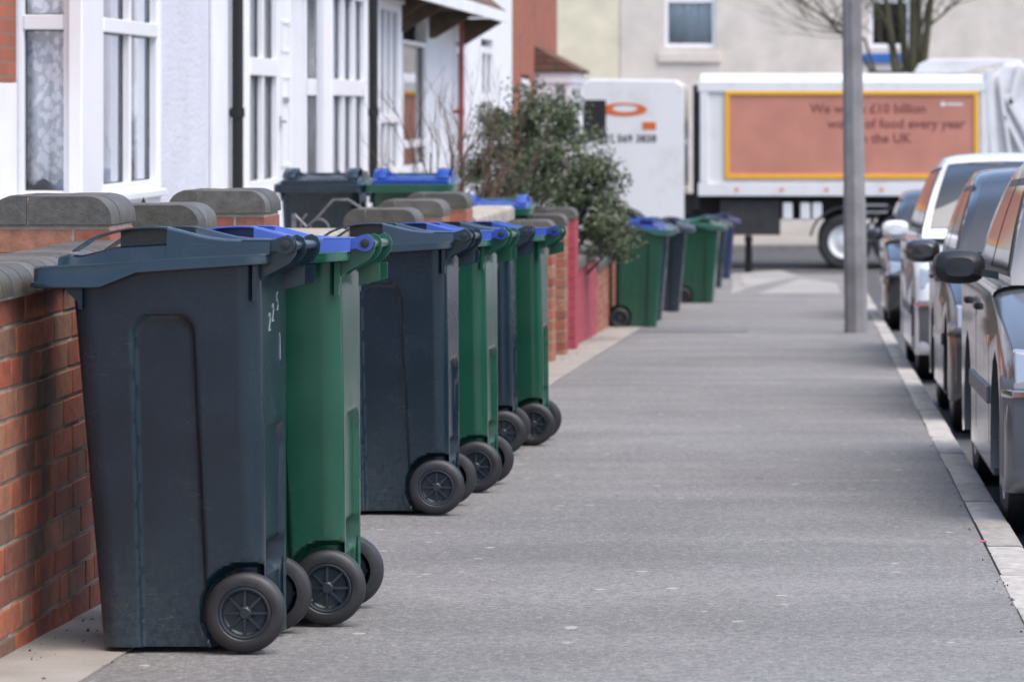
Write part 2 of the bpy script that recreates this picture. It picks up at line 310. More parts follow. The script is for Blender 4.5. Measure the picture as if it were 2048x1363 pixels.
# kerb stones: one run along the road, each stone with its own joint
kb = MB(); y = -3.0
while y < 59.9:
    L_ = .905; dz = random.uniform(-.003, .003); dx = random.uniform(-.004, .004)
    y1 = min(y+L_, 60)
    a = .018
    rings = []
    for yy in (y, y1):
        z = zg(yy)+.003+dz
        rings.append([(.552+dx, yy, z-.25), (.676+dx, yy, z-.25), (.676+dx, yy, z-a), (.671+dx, yy, z-.006), (.658+dx, yy, z), (.552+dx, yy, z)])
    kb.loops(rings, tone=random.random()); y += L_+.008
tag(kb.build('kerb', M['kerb'], smooth=35), kind='structure')
def gp(px, py):
    s = (py-430)/1.10; Y = F/s
    if Y > 57: s = (py-220)/2.81; Y = F/s
    return ((px-1640)/s, Y, zg(Y))
def patch(name, pts, m, dz=.004):
    q = []
    for (a, b_) in zip(pts, pts[1:]+pts[:1]):      # ragged, hand laid edge
        for k in range(6): t = k/6; q.append((a[0]+(b_[0]-a[0])*t+random.uniform(-1.5, 1.5), a[1]+(b_[1]-a[1])*t+random.uniform(-.5, .5)))
    pts = q
    b = MB(); v = [gp(*p) for p in pts]; b.add([(a, c, z+dz) for a, c, z in v], [tuple(range(len(v)))])
    o = b.build(name, m, recalc=False)
    if o.data.polygons[0].normal.z < 0: o.data.flip_normals()
    return tag(o, kind='structure')
M['pale_patch'] = asphalt('pale_patch', (.29, .285, .27), fleck=.03)
M['mid_patch'] = asphalt('mid_patch', (.165, .162, .165), fleck=.05)
patch('pavement_patch', [(1462,589),(1500,574),(1602,552),(1560,541),(1466,548)], M['pale_patch'])
patch('pavement_patch', [(1516,588),(1682,588),(1672,566),(1600,556)], M['pale_patch'])
patch('pavement_patch', [(1270,664),(1490,664),(1500,656),(1390,652),(1280,657)], M['mid_patch'], .005)
# ------------------------------------------------------------------ wheelie bins
def bin_meshes():
    out = {}
    # body: lofted rounded box with pressed arch on each side and the axle recess at the back
    zs = sorted(set([round(.012+i*.956/112, 4) for i in range(113)]))
    def xf(z): return .170+(.090-.170)*z/.95
    def xb(z): return .578+(.566-.578)*z/.95
    def hw(z): return .212+(.250-.212)*z/.95
    def section(z):
        x0, x1, h = xf(z), xb(z), hw(z); rf, rb = .05, .05; pts = []
        def arc(cx, cy, r, a0, n=7): return [(cx+r*math.cos(R(a0+90*k/n)), cy+r*math.sin(R(a0+90*k/n))) for k in range(n+1)]
        def line(p, q, n): return [(p[0]+(q[0]-p[0])*k/n, p[1]+(q[1]-p[1])*k/n) for k in range(1, n)]
        c1 = arc(x0+rf, -h+rf, rf, 180); c2 = arc(x1-rb, -h+rb, rb, 270); c3 = arc(x1-rb, h-rb, rb, 0); c4 = arc(x0+rf, h-rf, rf, 90)
        pts = c1+line(c1[-1], c2[0], 70)+c2+line(c2[-1], c3[0], 44)+c3+line(c3[-1], c4[0], 70)+c4+line(c4[-1], c1[0], 10)
        r = []
        for (x, yy) in pts:
            Y_ = yy; X_ = x
            onside = abs(yy) > h-.03
            if onside:
                cx = .325+(.8475-z)*.036; w_ = .078+(.8475-z)*.012; top = .8475; cr = .05
                qx = abs(x-cx)-(w_-cr); qz = (z-(top-cr)); 
                d = math.hypot(max(qx, 0), max(qz, 0))-cr if qz > 0 else (qx-cr)
                dd = .016*(1-sm(-.011, .004, d))
                dw = math.hypot(x-.534, z-.10)
                dd = max(dd, .045*(1-sm(.108, .128, dw)))
                Y_ = yy-math.copysign(dd, yy)
            if x > x1-.02 and abs(yy) < h-.05:
                qx = abs(yy)-.095; qz = z-.50; cr = .06
                d = math.hypot(max(qx, 0), max(qz, 0))-cr if qz > 0 else (qx-cr)
                X_ -= .016*(1-sm(-.010, .004, d))
                if abs(yy) < .15: X_ -= .035*(sm(.175, .195, z)-sm(.245, .265, z))
            r.append((X_, Y_, z))
        return r
    b = MB(); b.loops([section(z) for z in zs]); 
    # rim skirt
    def rrect(x0, x1, h, r, n=6, m=24):
        pts = []
        for (cx, cy, a0) in ((x0+r, -h+r, 180), (x1-r, -h+r, 270), (x1-r, h-r, 0), (x0+r, h-r, 90)):
            pts += [(cx+r*math.cos(R(a0+90*k/n)), cy+r*math.sin(R(a0+90*k/n))) for k in range(n+1)]
        res = []
        for i, p in enumerate(pts):
            q = pts[(i+1) % len(pts)]; L = math.hypot(q[0]-p[0], q[1]-p[1]); k = max(1, int(L/.025))
            res += [(p[0]+(q[0]-p[0])*j/k, p[1]+(q[1]-p[1])*j/k) for j in range(k)]
        return res
    zt = lambda x: lerp_tab([(0,.966),(.2,.977),(.4,.990),(.59,1.0)], x)
    zb = lambda x: lerp_tab([(0,.9125),(.172,.9125),(.265,.950),(.59,.972)], x)
    o1 = rrect(.0, .590, .283, .045); o2 = rrect(.006, .584, .277, .040); i1 = rrect(.03, .57, .255, .04)
    n = len(o1)
    def samp(pts): # resample to n points, so rings match
        tot = [0]
        for i in range(len(pts)): q = pts[(i+1) % len(pts)]; tot.append(tot[-1]+math.hypot(q[0]-pts[i][0], q[1]-pts[i][1]))
        res = []
        for k in range(n):
            t = tot[-1]*k/n; i = max(j for j in range(len(pts)) if tot[j] <= t); q = pts[(i+1) % len(pts)]; f = (t-tot[i])/max(1e-9, tot[i+1]-tot[i])
            res.append((pts[i][0]+(q[0]-pts[i][0])*f, pts[i][1]+(q[1]-pts[i][1])*f))
        return res
    o1, o2, i1 = samp(o1), samp(o2), samp(i1)
    rings = [[(x, y_, zb(x)+.012) for x, y_ in i1], [(x, y_, zb(x)) for x, y_ in o2], [(x-(.008 if x < .02 else 0), y_*1.005, zb(x)+.002) for x, y_ in o1],
             [(x-(.008 if x < .02 else 0), y_*1.005, zb(x)+.014) for x, y_ in o1], [(x, y_, zb(x)+.017) for x, y_ in o1], [(x, y_, zt(x)-.004) for x, y_ in o1], [(x, y_, zt(x)) for x, y_ in o2], [(x, y_, zt(x)-.004) for x, y_ in i1]]
    b.loops(rings)
    # lifting brackets under the front rim, hinge fins, ribs
    for s_ in (-1, 1):
        b.prism([(.072,.925),(.125,.925),(.125,.860),(.116,.860),(.112,.88),(.085,.905)], 'y', s_*.244, s_*.252)
        b.prism([(.552,.98),(.564,.98),(.564,.881),(.552,.881)], 'y', s_*.235, s_*.256)
    fin = [(.54,.998),(.60,1.003),(.618,1.040),(.634,1.046),(.650,1.038),(.657,1.02),(.654,.9975),(.638,.975),(.606,.956),(.578,.943),(.560,.925),(.552,.90),(.545,.90)]
    for yy in (-.205, -.05, .205): b.prism(fin, 'y', yy-.0045, yy+.0045)
    for yy in (-.02, .17): b.prism([(.59,.965),(.648,.965),(.648,.918),(.60,.905),(.59,.90)], 'y', yy-.003, yy+.003)
    out['body'] = b
    h = MB(); h.tube([(.638, -.205, 1.018), (.638, .205, 1.018)], .0125, 14); out['handle'] = h
    # lid
    p = lambda x: lerp_tab([(.061,.994),(.075,.998),(.09,1.004),(.106,1.014),(.1375,1.036),(.17,1.049),(.205,1.0575),(.235,1.0635),(.265,1.066),(.295,1.067),(.326,1.066),(.352,1.061),(.379,1.054),(.41,1.046),(.436,1.0405),(.48,1.0355),(.53,1.034),(.57,1.034),(.60,1.034)], x)
    fl = lambda x: lerp_tab([(.061,.992),(.085,.998),(.1125,.994),(.131,.9975),(.2025,1.0165),(.334,1.024)], x)
    b = MB()
    xs = [.061+.008*k for k in range(35)]; xs = [x for x in xs if x < .333]+[.3335, .3345]+[.34+.0065*k for k in range(41) if .34+.0065*k <= .60]
    H = .238; ysr = [-1, -.985, -.95, -.88, -.80, -.74, -.70, -.6, -.45, -.3, -.15, 0]; ysr = ysr+[-v for v in ysr[-2::-1]]
    def top(x, t):
        a = abs(t)
        if x < .334: z = fl(x) if x < .12 else fl(x)-(.006*sm(.12,.15,x))*(1-sm(.6,.8,a))
        else:
            edge = p(x); cen = lerp_tab([(.334,1.024),(.42,1.018),(.60,1.019)], x)+.006*math.cos(a*math.pi*3)*.6
            z = cen+(edge-cen)*sm(.56, .80, a)
        return z-.005*sm(.93, 1, a)
    rings = []
    for x in xs:
        hh = H*(.985 if x < .08 else 1)
        tp = [(x, t*hh, top(x, t)) for t in ysr]
        bt = zt(x)-.003
        rings.append([(x, -hh-.012, bt)]+tp+[(x, hh+.012, bt)])
    b.loops(rings)
    arch_x = [.096+.0085*k for k in range(28)]+[.334]
    for s_ in (-1, 1):
        rings = []
        for x in arch_x:
            z = p(x); t_ = .0048; ya, yb = s_*.158, s_*.2385
            rings.append([(x, ya, z-t_), (x, yb, z-t_), (x, yb, z-.002), (x, yb-s_*.003, z), (x, ya+s_*.003, z), (x, ya, z-.002)])
        b.loops(rings)
        # inner wall of the pocket
        poly = [(x, fl(x)-.004) for x in (.204,.25,.29,.3338)]+[(x, p(x)-.004) for x in (.3338,.295,.25,.2045)]
        b.prism(poly, 'y', s_*.160, s_*.172)
        # hinge arm
        arm = [(.52,1.0335),(.60,1.0335),(.622,1.0415)]+[(.631+.0225*math.cos(R(a)), 1.02+.0225*math.sin(R(a))) for a in range(75, -135, -15)]+[(.606,1.0055),(.59,1.0035),(.52,1.002)]
        b.prism(arm, 'y', s_*.211, s_*.231)
    out['lid'] = b
    for s_, nm in ((-1, 'pin_a'), (1, 'pin_b')):
        bo = MB(); bo.lathe([(s_*.230, .0125), (s_*.2355, .0118), (s_*.2365, .008), (s_*.2365, .0001)], 'y', (.631, 0, 1.02), 16)
        out[nm] = bo
    ax = MB(); ax.tube([(.534, -.232, .10), (.534, .232, .10)], .010, 10); out['axle'] = ax
    for s_, nm in ((-1, 'wheel_a'), (1, 'wheel_b')):
        t = MB(); o = s_*1.0
        pr = [(.197,.066),(.197,.088),(.201,.096),(.208,.100),(.218,.1005),(.232,.1005),(.240,.097),(.246,.089),(.2475,.078),(.2465,.069),(.244,.066)]
        t.lathe([(o*q, r) for q, r in pr], 'y', (0,0,0), 44); out[nm] = t
        r_ = MB(); r_.lathe([(o*q, r) for q, r in [(.199,.066),(.243,.066),(.2445,.062),(.243,.058),(.230,.055),(.226,.050),(.224,.02),(.236,.017),(.240,.012),(.240,.0001)]], 'y', (0,0,0), 32)
        for k in range(8):
            a = 2*math.pi*k/8; c, s2 = math.cos(a), math.sin(a); w2 = .0035
            P_ = lambda rr, tt, q: (c*rr-s2*tt, o*q, s2*rr+c*tt)
            r_.add([P_(.012,-w2,.224), P_(.057,-w2,.224), P_(.057,w2,.224), P_(.012,w2,.224), P_(.012,-w2,.238), P_(.057,-w2,.234), P_(.057,w2,.234), P_(.012,w2,.238)],
                   [(0,3,2,1),(4,5,6,7),(0,1,5,4),(1,2,6,5),(2,3,7,6),(3,0,4,7)])
        out[nm+'_rim'] = r_
    return out
BM = bin_meshes(); PROTO = {}
def bin_proto(body, lid, lab):
    key = (body, lid)
    if key in PROTO: return PROTO[key], False
    r = empty('wheelie_bin', cat='wheelie bin')
    bo = BM['body'].build('body', M[body], r, smooth=42)
    BM['handle'].build('handle', M[body], r, smooth=50)
    BM['lid'].build('lid', M[lid], r, smooth=38)
    for nm in ('pin_a', 'pin_b'): BM[nm].build('hinge_pin', M['black_plastic'], r, smooth=40)
    BM['axle'].build('axle', M['steel'], r, smooth=40)
    for nm in ('wheel_a', 'wheel_b'):
        w_ = BM[nm].build('wheel', M['rubber'], r, smooth=30); w_.location = (.534, 0, .10)
        BM[nm+'_rim'].build('rim', M['rim'], w_, smooth=30)
    PROTO[key] = r
    return r, True
def copy_tree(o, parent=None):
    c = o.copy(); COL.objects.link(c); c.parent = parent
    for ch in o.children: copy_tree(ch, c)
    return c
def put_bin(body, lid, x, y, rz, label, group, z=None, tilt=None):
    p_, fresh = bin_proto(body, lid, label); r = p_ if fresh else copy_tree(p_)
    r.location = (x, y, zg(y)+.004 if z is None else z)
    r.rotation_euler = (-SLOPE if tilt is None else tilt, 0, R(rz))
    r['label'] = label; r['category'] = 'wheelie bin'; r['group'] = group
    return r
G1 = 'wheelie bins lined up along the garden wall'
def row(px, s, body, lid, label, rz=0):     # px: picture column of the hinge pin, s: pixels per metre at the near side of the bin
    X = (px-1640)/s-.631; Y = F/s+.25
    return put_bin(body, lid, X, Y, rz, label, G1)
G, E, B = 'grey_plastic', 'green_plastic', 'blue_plastic'
b1 = row(565, 800, G, G, 'dark grey wheelie bin nearest the camera with 225 handwritten in white on its back')
b2 = row(722, 750, E, B, 'green wheelie bin with blue lid right behind the nearest grey bin', .8)
b3 = row(925, 547, G, G, 'dark grey wheelie bin whose whole side and spoked wheel show, third in the row')
b4 = row(1003, 505, E, B, 'green wheelie bin with blue lid just beyond the grey bin with the spoked wheel', -1.2)
b5 = row(1045, 438, G, G, 'dark grey wheelie bin between the two farther green bins in the wall row', 1.8)
b6 = row(1107, 420, E, B, 'green wheelie bin with blue lid, last in the row before the pink wall')
# the number on the first bin: pen strokes on the back
def pen(pts): return [(.6005+.002*0, a, c) for a, c in pts]
nb_all = []
def two(cy, cz, k=1): return [(cy-.022*k, cz+.03), (cy-.010, cz+.045), (cy+.012, cz+.042), (cy+.014, cz+.022), (cy-.006, cz-.006), (cy-.022, cz-.028), (cy+.02, cz-.024)]
def five(cy, cz): return [(cy+.022, cz+.045), (cy-.012, cz+.040), (cy-.016, cz+.010), (cy+.010, cz+.012), (cy+.018, cz-.010), (cy+.004, cz-.030), (cy-.018, cz-.026)]
for st in [[(cy+(a-cy)*.62, cz+(c-cz)*.62) for a, c in fn(cy, cz)] for fn, cy, cz in ((two, -.075, .818), (two, -.02, .840), (five, .05, .868))]:
    nb = MB(); nb.tube([(.5785-.0126*c, a, c) for a, c in st], .0012, 5); nb.build('painted_digit', M['chalk'], b1)
nb = MB(); nb.tube([(.5685, .085, .79), (.569, .09, .76), (.5697, .088, .72)], .001, 5); nb.build('scratch', M['chalk'], b1)
# bins farther along the pavement, wheels to the wall
G2 = 'wheelie bins farther down the pavement'
def far_bin(px_right, s, body, lid, label, rz, X=None):
    xr = (px_right-1640)/s; Y = F/s+.28
    return put_bin(body, lid, xr-.035, Y, rz, label, G2)
far_bin(1352, 204, E, B, 'green wheelie bin with blue lid on the pavement beside the evergreen bush', 183)
far_bin(1360, 192, G, G, 'dark grey wheelie bin squeezed behind the blue lidded bin beside the bush', 180)
far_bin(1393, 176, G, G, 'dark grey wheelie bin in the middle of the far group', 180)
far_bin(1458, 160, E, E, 'all green wheelie bin standing furthest out on the pavement in the far group', 178)
far_bin(1469, 132, G, G, 'dark grey wheelie bin partly hidden behind the all green bin', 180)
far_bin(1484, 120, 'navy_plastic', 'navy_plastic', 'dark blue wheelie bin at the far end of the pavement', 180)
# bins in the gardens
G3 = 'wheelie bins kept behind the garden walls'
slab = MB(); slab.box(-4.20, -2.52, 21.7, 24.2, -.9, -.342); tag(slab.build('garden_step', M['concrete'], bevel=.01), kind='structure')
slab = MB(); slab.box(-3.3, -2.16, 26.6, 27.42, -1.4, -.622); tag(slab.build('garden_step', M['concrete'], bevel=.01), kind='structure')
put_bin(G, G, -3.18, 22.15, 90, 'dark grey wheelie bin in the garden behind the scrolled iron gate', G3, z=-.338, tilt=0)
put_bin(E, B, -2.60, 22.15, 91, 'green wheelie bin with blue lid in the garden beside the dark grey bin', G3, z=-.338, tilt=0)
put_bin(E, B, -2.49, 26.72, 90, 'green wheelie bin with blue lid in the garden in front of the evergreen bush', G3, z=-.618, tilt=0)
# ------------------------------------------------------------------ brickwork
def header_or_stretcher_wall(name, x0, x1, y0, y1, ztop, zbot_fn, label, cat='wall', ch=.0775, bevel=None, bmat='brick', first=0, painted=None):
    root = empty(name, ((x0+x1)/2, y0, 0), label=label, cat=cat)
    inv = lambda b: setattr(b, 'M', Matrix.Translation((-(x0+x1)/2, -y0, 0)))
    core = MB(); inv(core); br = MB(); inv(br)
    zb0 = min(zbot_fn(y0), zbot_fn(y1))-.15
    ci = .002 if painted else .005
    core.box(x0+ci, x1-ci, y0+.005, y1-.005, zb0, ztop-.004)
    n = int((ztop-zb0)/ch)
    for c in range(n):
        zt_ = ztop-c*ch; zb_ = zt_-ch+.010
        header = ((c+first) % 4 == 2)
        yy = y0-(.05 if header else (.11 if c % 2 else 0)); L = .1025 if header else .215
        while yy < y1:
            a, b_ = max(y0, yy), min(y1, yy+L)
            if b_-a > .02 and zt_ > zbot_fn(b_)-.2:
                j = random.uniform(-.0018, .0018)
                if header: br.box(x0+j, x1+j, a, b_, zb_, zt_, random.random())
                else:
                    br.box((x0+x1)/2+.005, x1+j, a, b_, zb_, zt_, random.random()); br.box(x0+j, (x0+x1)/2-.005, a, b_, zb_, zt_, random.random())
            yy += L+.010
    core.build('mortar', M['mortar'] if not painted else M[painted], root); br.build('brickwork', M[bmat] if not painted else M[painted], root, bevel=bevel)
    return root
def edge_grid(a, b, ra, rb, r, n=6):
    pts = {round(a, 5), round(b, 5)}
    k = max(1, int((b-a)/.04))
    for i in range(1, k): pts.add(round(a+(b-a)*i/k, 5))
    for e, sgn in ra:
        for i in range(n+1):
            v = e+sgn*r*(1-math.cos(math.pi/2*i/n)); 
            if a < v < b: pts.add(round(v, 5))
    return sorted(pts)
def cap_piece(b, xa, xb_, ya, yb, z0, z1, r, ext, tone):
    """a bullnose piece; ext = the outer rounded edges (x0, x1, y0, y1), None where not rounded"""
    ex = [(e, s_) for e, s_ in ((ext[0], 1), (ext[1], -1)) if e is not None]; ey = [(e, s_) for e, s_ in ((ext[2], 1), (ext[3], -1)) if e is not None]
    gx = edge_grid(xa, xb_, ex, None, r); gy = edge_grid(ya, yb, ey, None, r)
    def zz(x, y_):
        d = r
        for e, s_ in ex: d = min(d, max(0, (x-e)*s_))
        for e, s_ in ey: d = min(d, max(0, (y_-e)*s_))
        z = z1-r+math.sqrt(max(0, r*r-(r-d)**2))
        return z
    def q(x, y_):
        # little arris round each unit
        return zz(x, y_)-(.003 if (x in (gx[0], gx[-1]) or y_ in (gy[0], gy[-1])) else 0)
    vs = [(x, y_, q(x, y_)) for y_ in gy for x in gx]; nx, ny = len(gx), len(gy)
    fs = [(j*nx+i, j*nx+i+1, (j+1)*nx+i+1, (j+1)*nx+i) for j in range(ny-1) for i in range(nx-1)]
    per = [i for i in range(nx)]+[j*nx+nx-1 for j in range(1, ny)]+[(ny-1)*nx+i for i in range(nx-2, -1, -1)]+[j*nx for j in range(ny-2, 0, -1)]
    o = len(vs); vs += [(vs[k][0], vs[k][1], z0) for k in per]; m = len(per)
    fs += [(per[(k+1) % m], per[k], o+k, o+(k+1) % m) for k in range(m)]
    fs.append(tuple(range(o+m-1, o-1, -1)))
    b.add(vs, fs, tone)
def pier(x1, y0, ztop, label, w_=.33, bmat='pier_brick', painted=None, cap_h=.092, group='brick gate piers with blue brick caps', capm='blue_brick'):
    root = empty('gate_pier', (x1-w_/2, y0+w_/2, 0), label=label, cat='gate pier', group=group)
    T = Matrix.Translation((-(x1-w_/2), -(y0+w_/2), 0)); x0 = x1-w_; yb = y0+w_
    core = MB(T); br = MB(T); ch = .081; zc = ztop-cap_h; zb0 = zg(y0)-.15
    ci = .003 if painted else .005
    core.box(x0+ci, x1-ci, y0+ci, yb-ci, zb0, zc-.002)
    n = int((zc-zb0)/ch); h = .1025*w_/.33; st = w_-h-.010
    for c in range(n):
        zt_ = zc-.012-c*ch; z0_ = zt_-ch+.011; f = c % 2
        j = lambda: random.uniform(-.0015, .0015)
        def bx(a, b_, c_, d_): br.box(a, b_, c_, d_, z0_, zt_, random.random())
        if f == 0:
            bx(x0, x0+st, y0+j(), y0+h); bx(x0+st+.01, x1+j(), y0+.0005, y0+st); bx(x1-st, x1, y0+st+.01, yb+j()); bx(x0+j(), x0+h, y0+h+.01, yb)
        else:
            bx(x0+h+.01, x1, y0+j(), y0+h); bx(x1-h, x1+j(), y0+h+.01, yb); bx(x0, x0+st, yb-h, yb+j()); bx(x0+j(), x0+h, y0, y0+st)
    core.build('mortar', M['mortar'] if not painted else M[painted], root); br.build('brickwork', M[bmat] if not painted else M[painted], root, bevel=.003)
    cp = MB(T); e = .012; X0, X1, Y0, Y1 = x0-e, x1+e-.008, y0-e, yb+e; g_ = .004; r = .070
    xs_ = [X0, X0+(X1-X0)*random.uniform(.28,.34), X1]; ys_ = [Y0, Y0+.135, Y1]
    for jy in range(2):
        xx = xs_ if jy == 0 else [X0, X0+.16, X1]
        for ix in range(2):
            a, b_ = xx[ix]+(g_ if ix else 0), xx[ix+1]-(g_ if ix == 0 else 0); c_, d_ = ys_[jy]+(g_ if jy else 0), ys_[jy+1]-(g_ if jy < 1 else 0)
            cap_piece(cp, a, b_, c_, d_, zc+.004, ztop+random.uniform(-.0015, .0015), r, (X0, X1, None, None), random.random())
    cp.build('cap', M[capm], root, smooth=50)
    mo = MB(T); mo.box(X0+.012, X1-.012, Y0+.012, Y1-.012, zc-.001, zc+.003+.0); cap_piece(mo, X0+.010, X1-.010, Y0+.010, Y1-.010, zc+.004, ztop-.008, r, (X0+.008, X1-.008, None, None), .5)
    mo.build('cap_mortar', M['mortar'], root)
    return root
def ZP(y_px, s): return CAMZ-(y_px-220)/s
# near wall with bullnose coping
ZW = CAMZ-.470                                        # underside of the coping
wl = header_or_stretcher_wall('garden_wall', -2.245, -2.03, 4.0, 10.45, ZW, zg, 'red brick garden wall with grey bullnose coping beside the nearest bin', bevel=.003, first=0)
cp = MB(Matrix.Translation((2.1375, -4.0, 0))); yy = 4.0
while yy < 10.4:
    cap_piece(cp, -2.262, -2.005, yy, yy+.104, ZW+.008, ZW+.082, .058, (-2.262, -2.005, None, None), random.random()); yy += .112
cp.build('coping', M['blue_brick'], wl, smooth=50)
mo = MB(Matrix.Translation((2.1375, -4.0, 0))); cap_piece(mo, -2.254, -2.013, 4.0, 10.44, ZW, ZW+.074, .055, (-2.254, -2.013, None, None), .5); mo.build('coping_mortar', M['mortar'], wl)
pier(-2.13, F/666, ZP(390, 666), 'brick gate pier with mossy grey cap at the left edge, above the nearest bin', w_=.35)
pier(-2.13, F/584, ZP(409, 584), 'lower gate pier showing only its mossy cap between the two tall near piers', w_=.35)
pier(-2.13, F/521, ZP(380, 521), 'brick gate pier with mossy cap in front of the black drainpipe', w_=.36)
pier(-2.13, F/380, ZP(418, 380), 'low grey capped gate pier behind the handle arch of the third bin', w_=.365)
pier(-2.13, F/354, ZP(400, 354), 'grey capped gate pier in the middle of the three piers before the scrolled gate', w_=.365)
pier(-2.13, F/331.5, ZP(386, 331.5), 'grey capped gate pier just in front of the green garden bin', w_=.365)
pier(-2.00, F/267.5, ZP(441, 267.5), 'pale capped gate pier rising just above the last row bin', w_=.34)
pier(-2.00, F/255, ZP(429, 255), 'orange brick gate pier with pale cap before the pink pier', w_=.34)
pier(-2.00, F/244.5, ZP(416, 244.5), 'pink painted gate pier with dark grey cap', w_=.34, painted='pink_paint')
def low_wall(y0, y1, ztop, label, bmat='pier_brick', painted=None, capm='stone', x0=-2.37, x1=-2.15, ov=.03, ch=.07):
    wl = header_or_stretcher_wall('garden_wall', x0, x1, y0, y1, ztop-ch, zg, label, bmat=bmat, painted=painted)
    T = Matrix.Translation((-(x0+x1)/2, -y0, 0)); cp = MB(T); yy = y0
    while yy < y1-.05:
        e = min(yy+.60, y1); cap_piece(cp, x0-ov, x1+ov, yy, e-.006, ztop-ch+.003, ztop, .03, (x0-ov, x1+ov, None, None), random.random()); yy += .60
    cp.build('coping', M[capm], wl, smooth=50); return wl
low_wall(13.82, 15.6, .575, 'short garden wall with pale flat stone coping behind the third bin', x0=-2.40, x1=-2.13)
low_wall(21.6, 24.3, .44, 'garden wall with pale rounded stone coping beyond the three grey capped piers', ch=.10)
low_wall(24.31, 26.1, .17, 'short low garden wall hidden behind the last row bins')
low_wall(28.97, 32.2, -.15, 'pink painted low garden wall with grey coping beyond the pink pier', painted='pink_paint', capm='blue_brick', x0=-2.27, x1=-2.055, ch=.09)
low_wall(32.22, 40.0, -.30, 'orange brick garden wall running on past the evergreen bush', x0=-2.29, x1=-2.07, capm='blue_brick', ch=.09)
low_wall(40.02, 56.5, -.68, 'orange brick garden wall behind the far group of bins', x0=-2.29, x1=-2.07, capm='blue_brick', ch=.09)
# ------------------------------------------------------------------ houses on the left
class Plane:
    """a wall plane: origin o, u along the wall, n outward; local boxes (u, depth, z)"""
    def __init__(s, o, u, n): s.o, s.u, s.n = Vector(o), Vector(u), Vector(n)
    def mat(s): return Matrix(((s.u.x, s.n.x, 0, s.o.x), (s.u.y, s.n.y, 0, s.o.y), (0, 0, 1, s.o.z), (0, 0, 0, 1)))
def window(root, pl, u0, u1, z0, z1, lights=1, transom=None, lower_bars=False, curtain='curtain', frame='upvc', fw=.055, set_=.0, hem=None, sill=True, post=0, off=.08, gap=0):
    """frame with one or more lights; transom = (z low, z high)"""
    Mx = pl.mat(); fr = MB(Mx); d0, d1 = set_-.05, set_+.022
    fr.box(u0, u0+fw, d0, d1, z0, z1); fr.box(u1-fw, u1, d0, d1, z0, z1); fr.box(u0+fw, u1-fw, d0, d1, z0, z0+fw); fr.box(u0+fw, u1-fw, d0, d1, z1-fw, z1)
    zs = [(z0+fw, z1-fw)]
    if transom:
        fr.box(u0+fw, u1-fw, d0, d1+.006, transom[0], transom[1]); zs = [(z0+fw, transom[0]), (transom[1], z1-fw)]
    wu = (u1-u0-2*fw)/lights; gl = MB(Mx); bead = MB(Mx)
    for k in range(lights):
        a, b_ = u0+fw+k*wu+(fw*.45 if k else 0), u0+fw+(k+1)*wu-(fw*.45 if k < lights-1 else 0)
        if k:
            for za, zb in zs: fr.box(a-fw*.9, a, d0+.002, d1-.003, za, zb)
        for za, zb in zs:
            gl.add([(a, d0+.014, za), (b_, d0+.014, za), (b_, d0+.014, zb), (a, d0+.014, zb)], [(0, 1, 2, 3)])
            t = .012   # black gasket round the pane
            for q in ((a, a+t*.6, za, zb), (b_-t*.6, b_, za, zb), (a+t*.6, b_-t*.6, za, za+t*.6), (a+t*.6, b_-t*.6, zb-t*.6, zb)): bead.box(q[0], q[1], d0+.019, d0+.028, q[2], q[3])
    f_ = fr.build('window', M[frame], root, bevel=.006)
    gl.build('pane', M['glass'], f_, recalc=False); bead.build('gasket', M['black_plastic'], f_)
    if curtain:
        cu = MB(Mx); n = max(8, int((u1-u0)/.025)); zlow = z0+fw*.5
        top = [(u0+.02+(u1-u0-.04)*k/n, d0-off+.012*math.sin(k*.9)+.006*math.sin(k*2.3), z1-.02) for k in range(n+1)]
        def hz(k): return zlow if hem is None else hem+.045*abs(math.sin(math.pi*k/(n/2.2)+.4))
        bot = [(a, b_, hz(k)) for k, (a, b_, _) in enumerate(top)]
        segs = [top, bot]
        if gap:   # parted curtains: leave the middle open
            k0, k1 = int(n*(.5-gap/2)), int(n*(.5+gap/2))
            cu.loops([top[:k0+1], bot[:k0+1]], close=False, cap=False); cu.loops([top[k1:], bot[k1:]], close=False, cap=False)
        else: cu.loops(segs, close=False, cap=False)
        c = cu.build('curtain', M[curtain], f_, recalc=False, smooth=60); sd_ = c.modifiers.new('solid', 'SOLIDIFY'); sd_.thickness = .002
    if sill:
        s_ = MB(Mx); s_.box(u0-.03, u1+.03, d1-.02, d1+.05, z0-.045, z0-.003); s_.build('sill', M[frame], root, bevel=.006)
    return f_
def wall_with_holes(b, Mx, u0, u1, z0, z1, holes, t=.12):
    """a wall slab in plane coordinates with rectangular openings (u0, u1, z0, z1), sorted along u and not overlapping in u"""
    q = MB(Mx); us = sorted({u0, u1} | {h for H_ in holes for h in H_[:2] if u0 < h < u1})
    for a, b_ in zip(us, us[1:]):
        m_ = (a+b_)/2; c = z0
        for (ha, hb, za, zb) in sorted([H_ for H_ in holes if H_[0] < m_ < H_[1]], key=lambda h: h[2]):
            q.box(a, b_, -t, 0, c, za); c = zb
        q.box(a, b_, -t, 0, c, z1)
    o = len(b.v); b.v += q.v; b.f += [tuple(i+o for i in f) for f in q.f]; b.tone += q.tone
XW = -4.25
def street(y): return Plane((XW, y, 0), (0, 1, 0), (1, 0, 0))
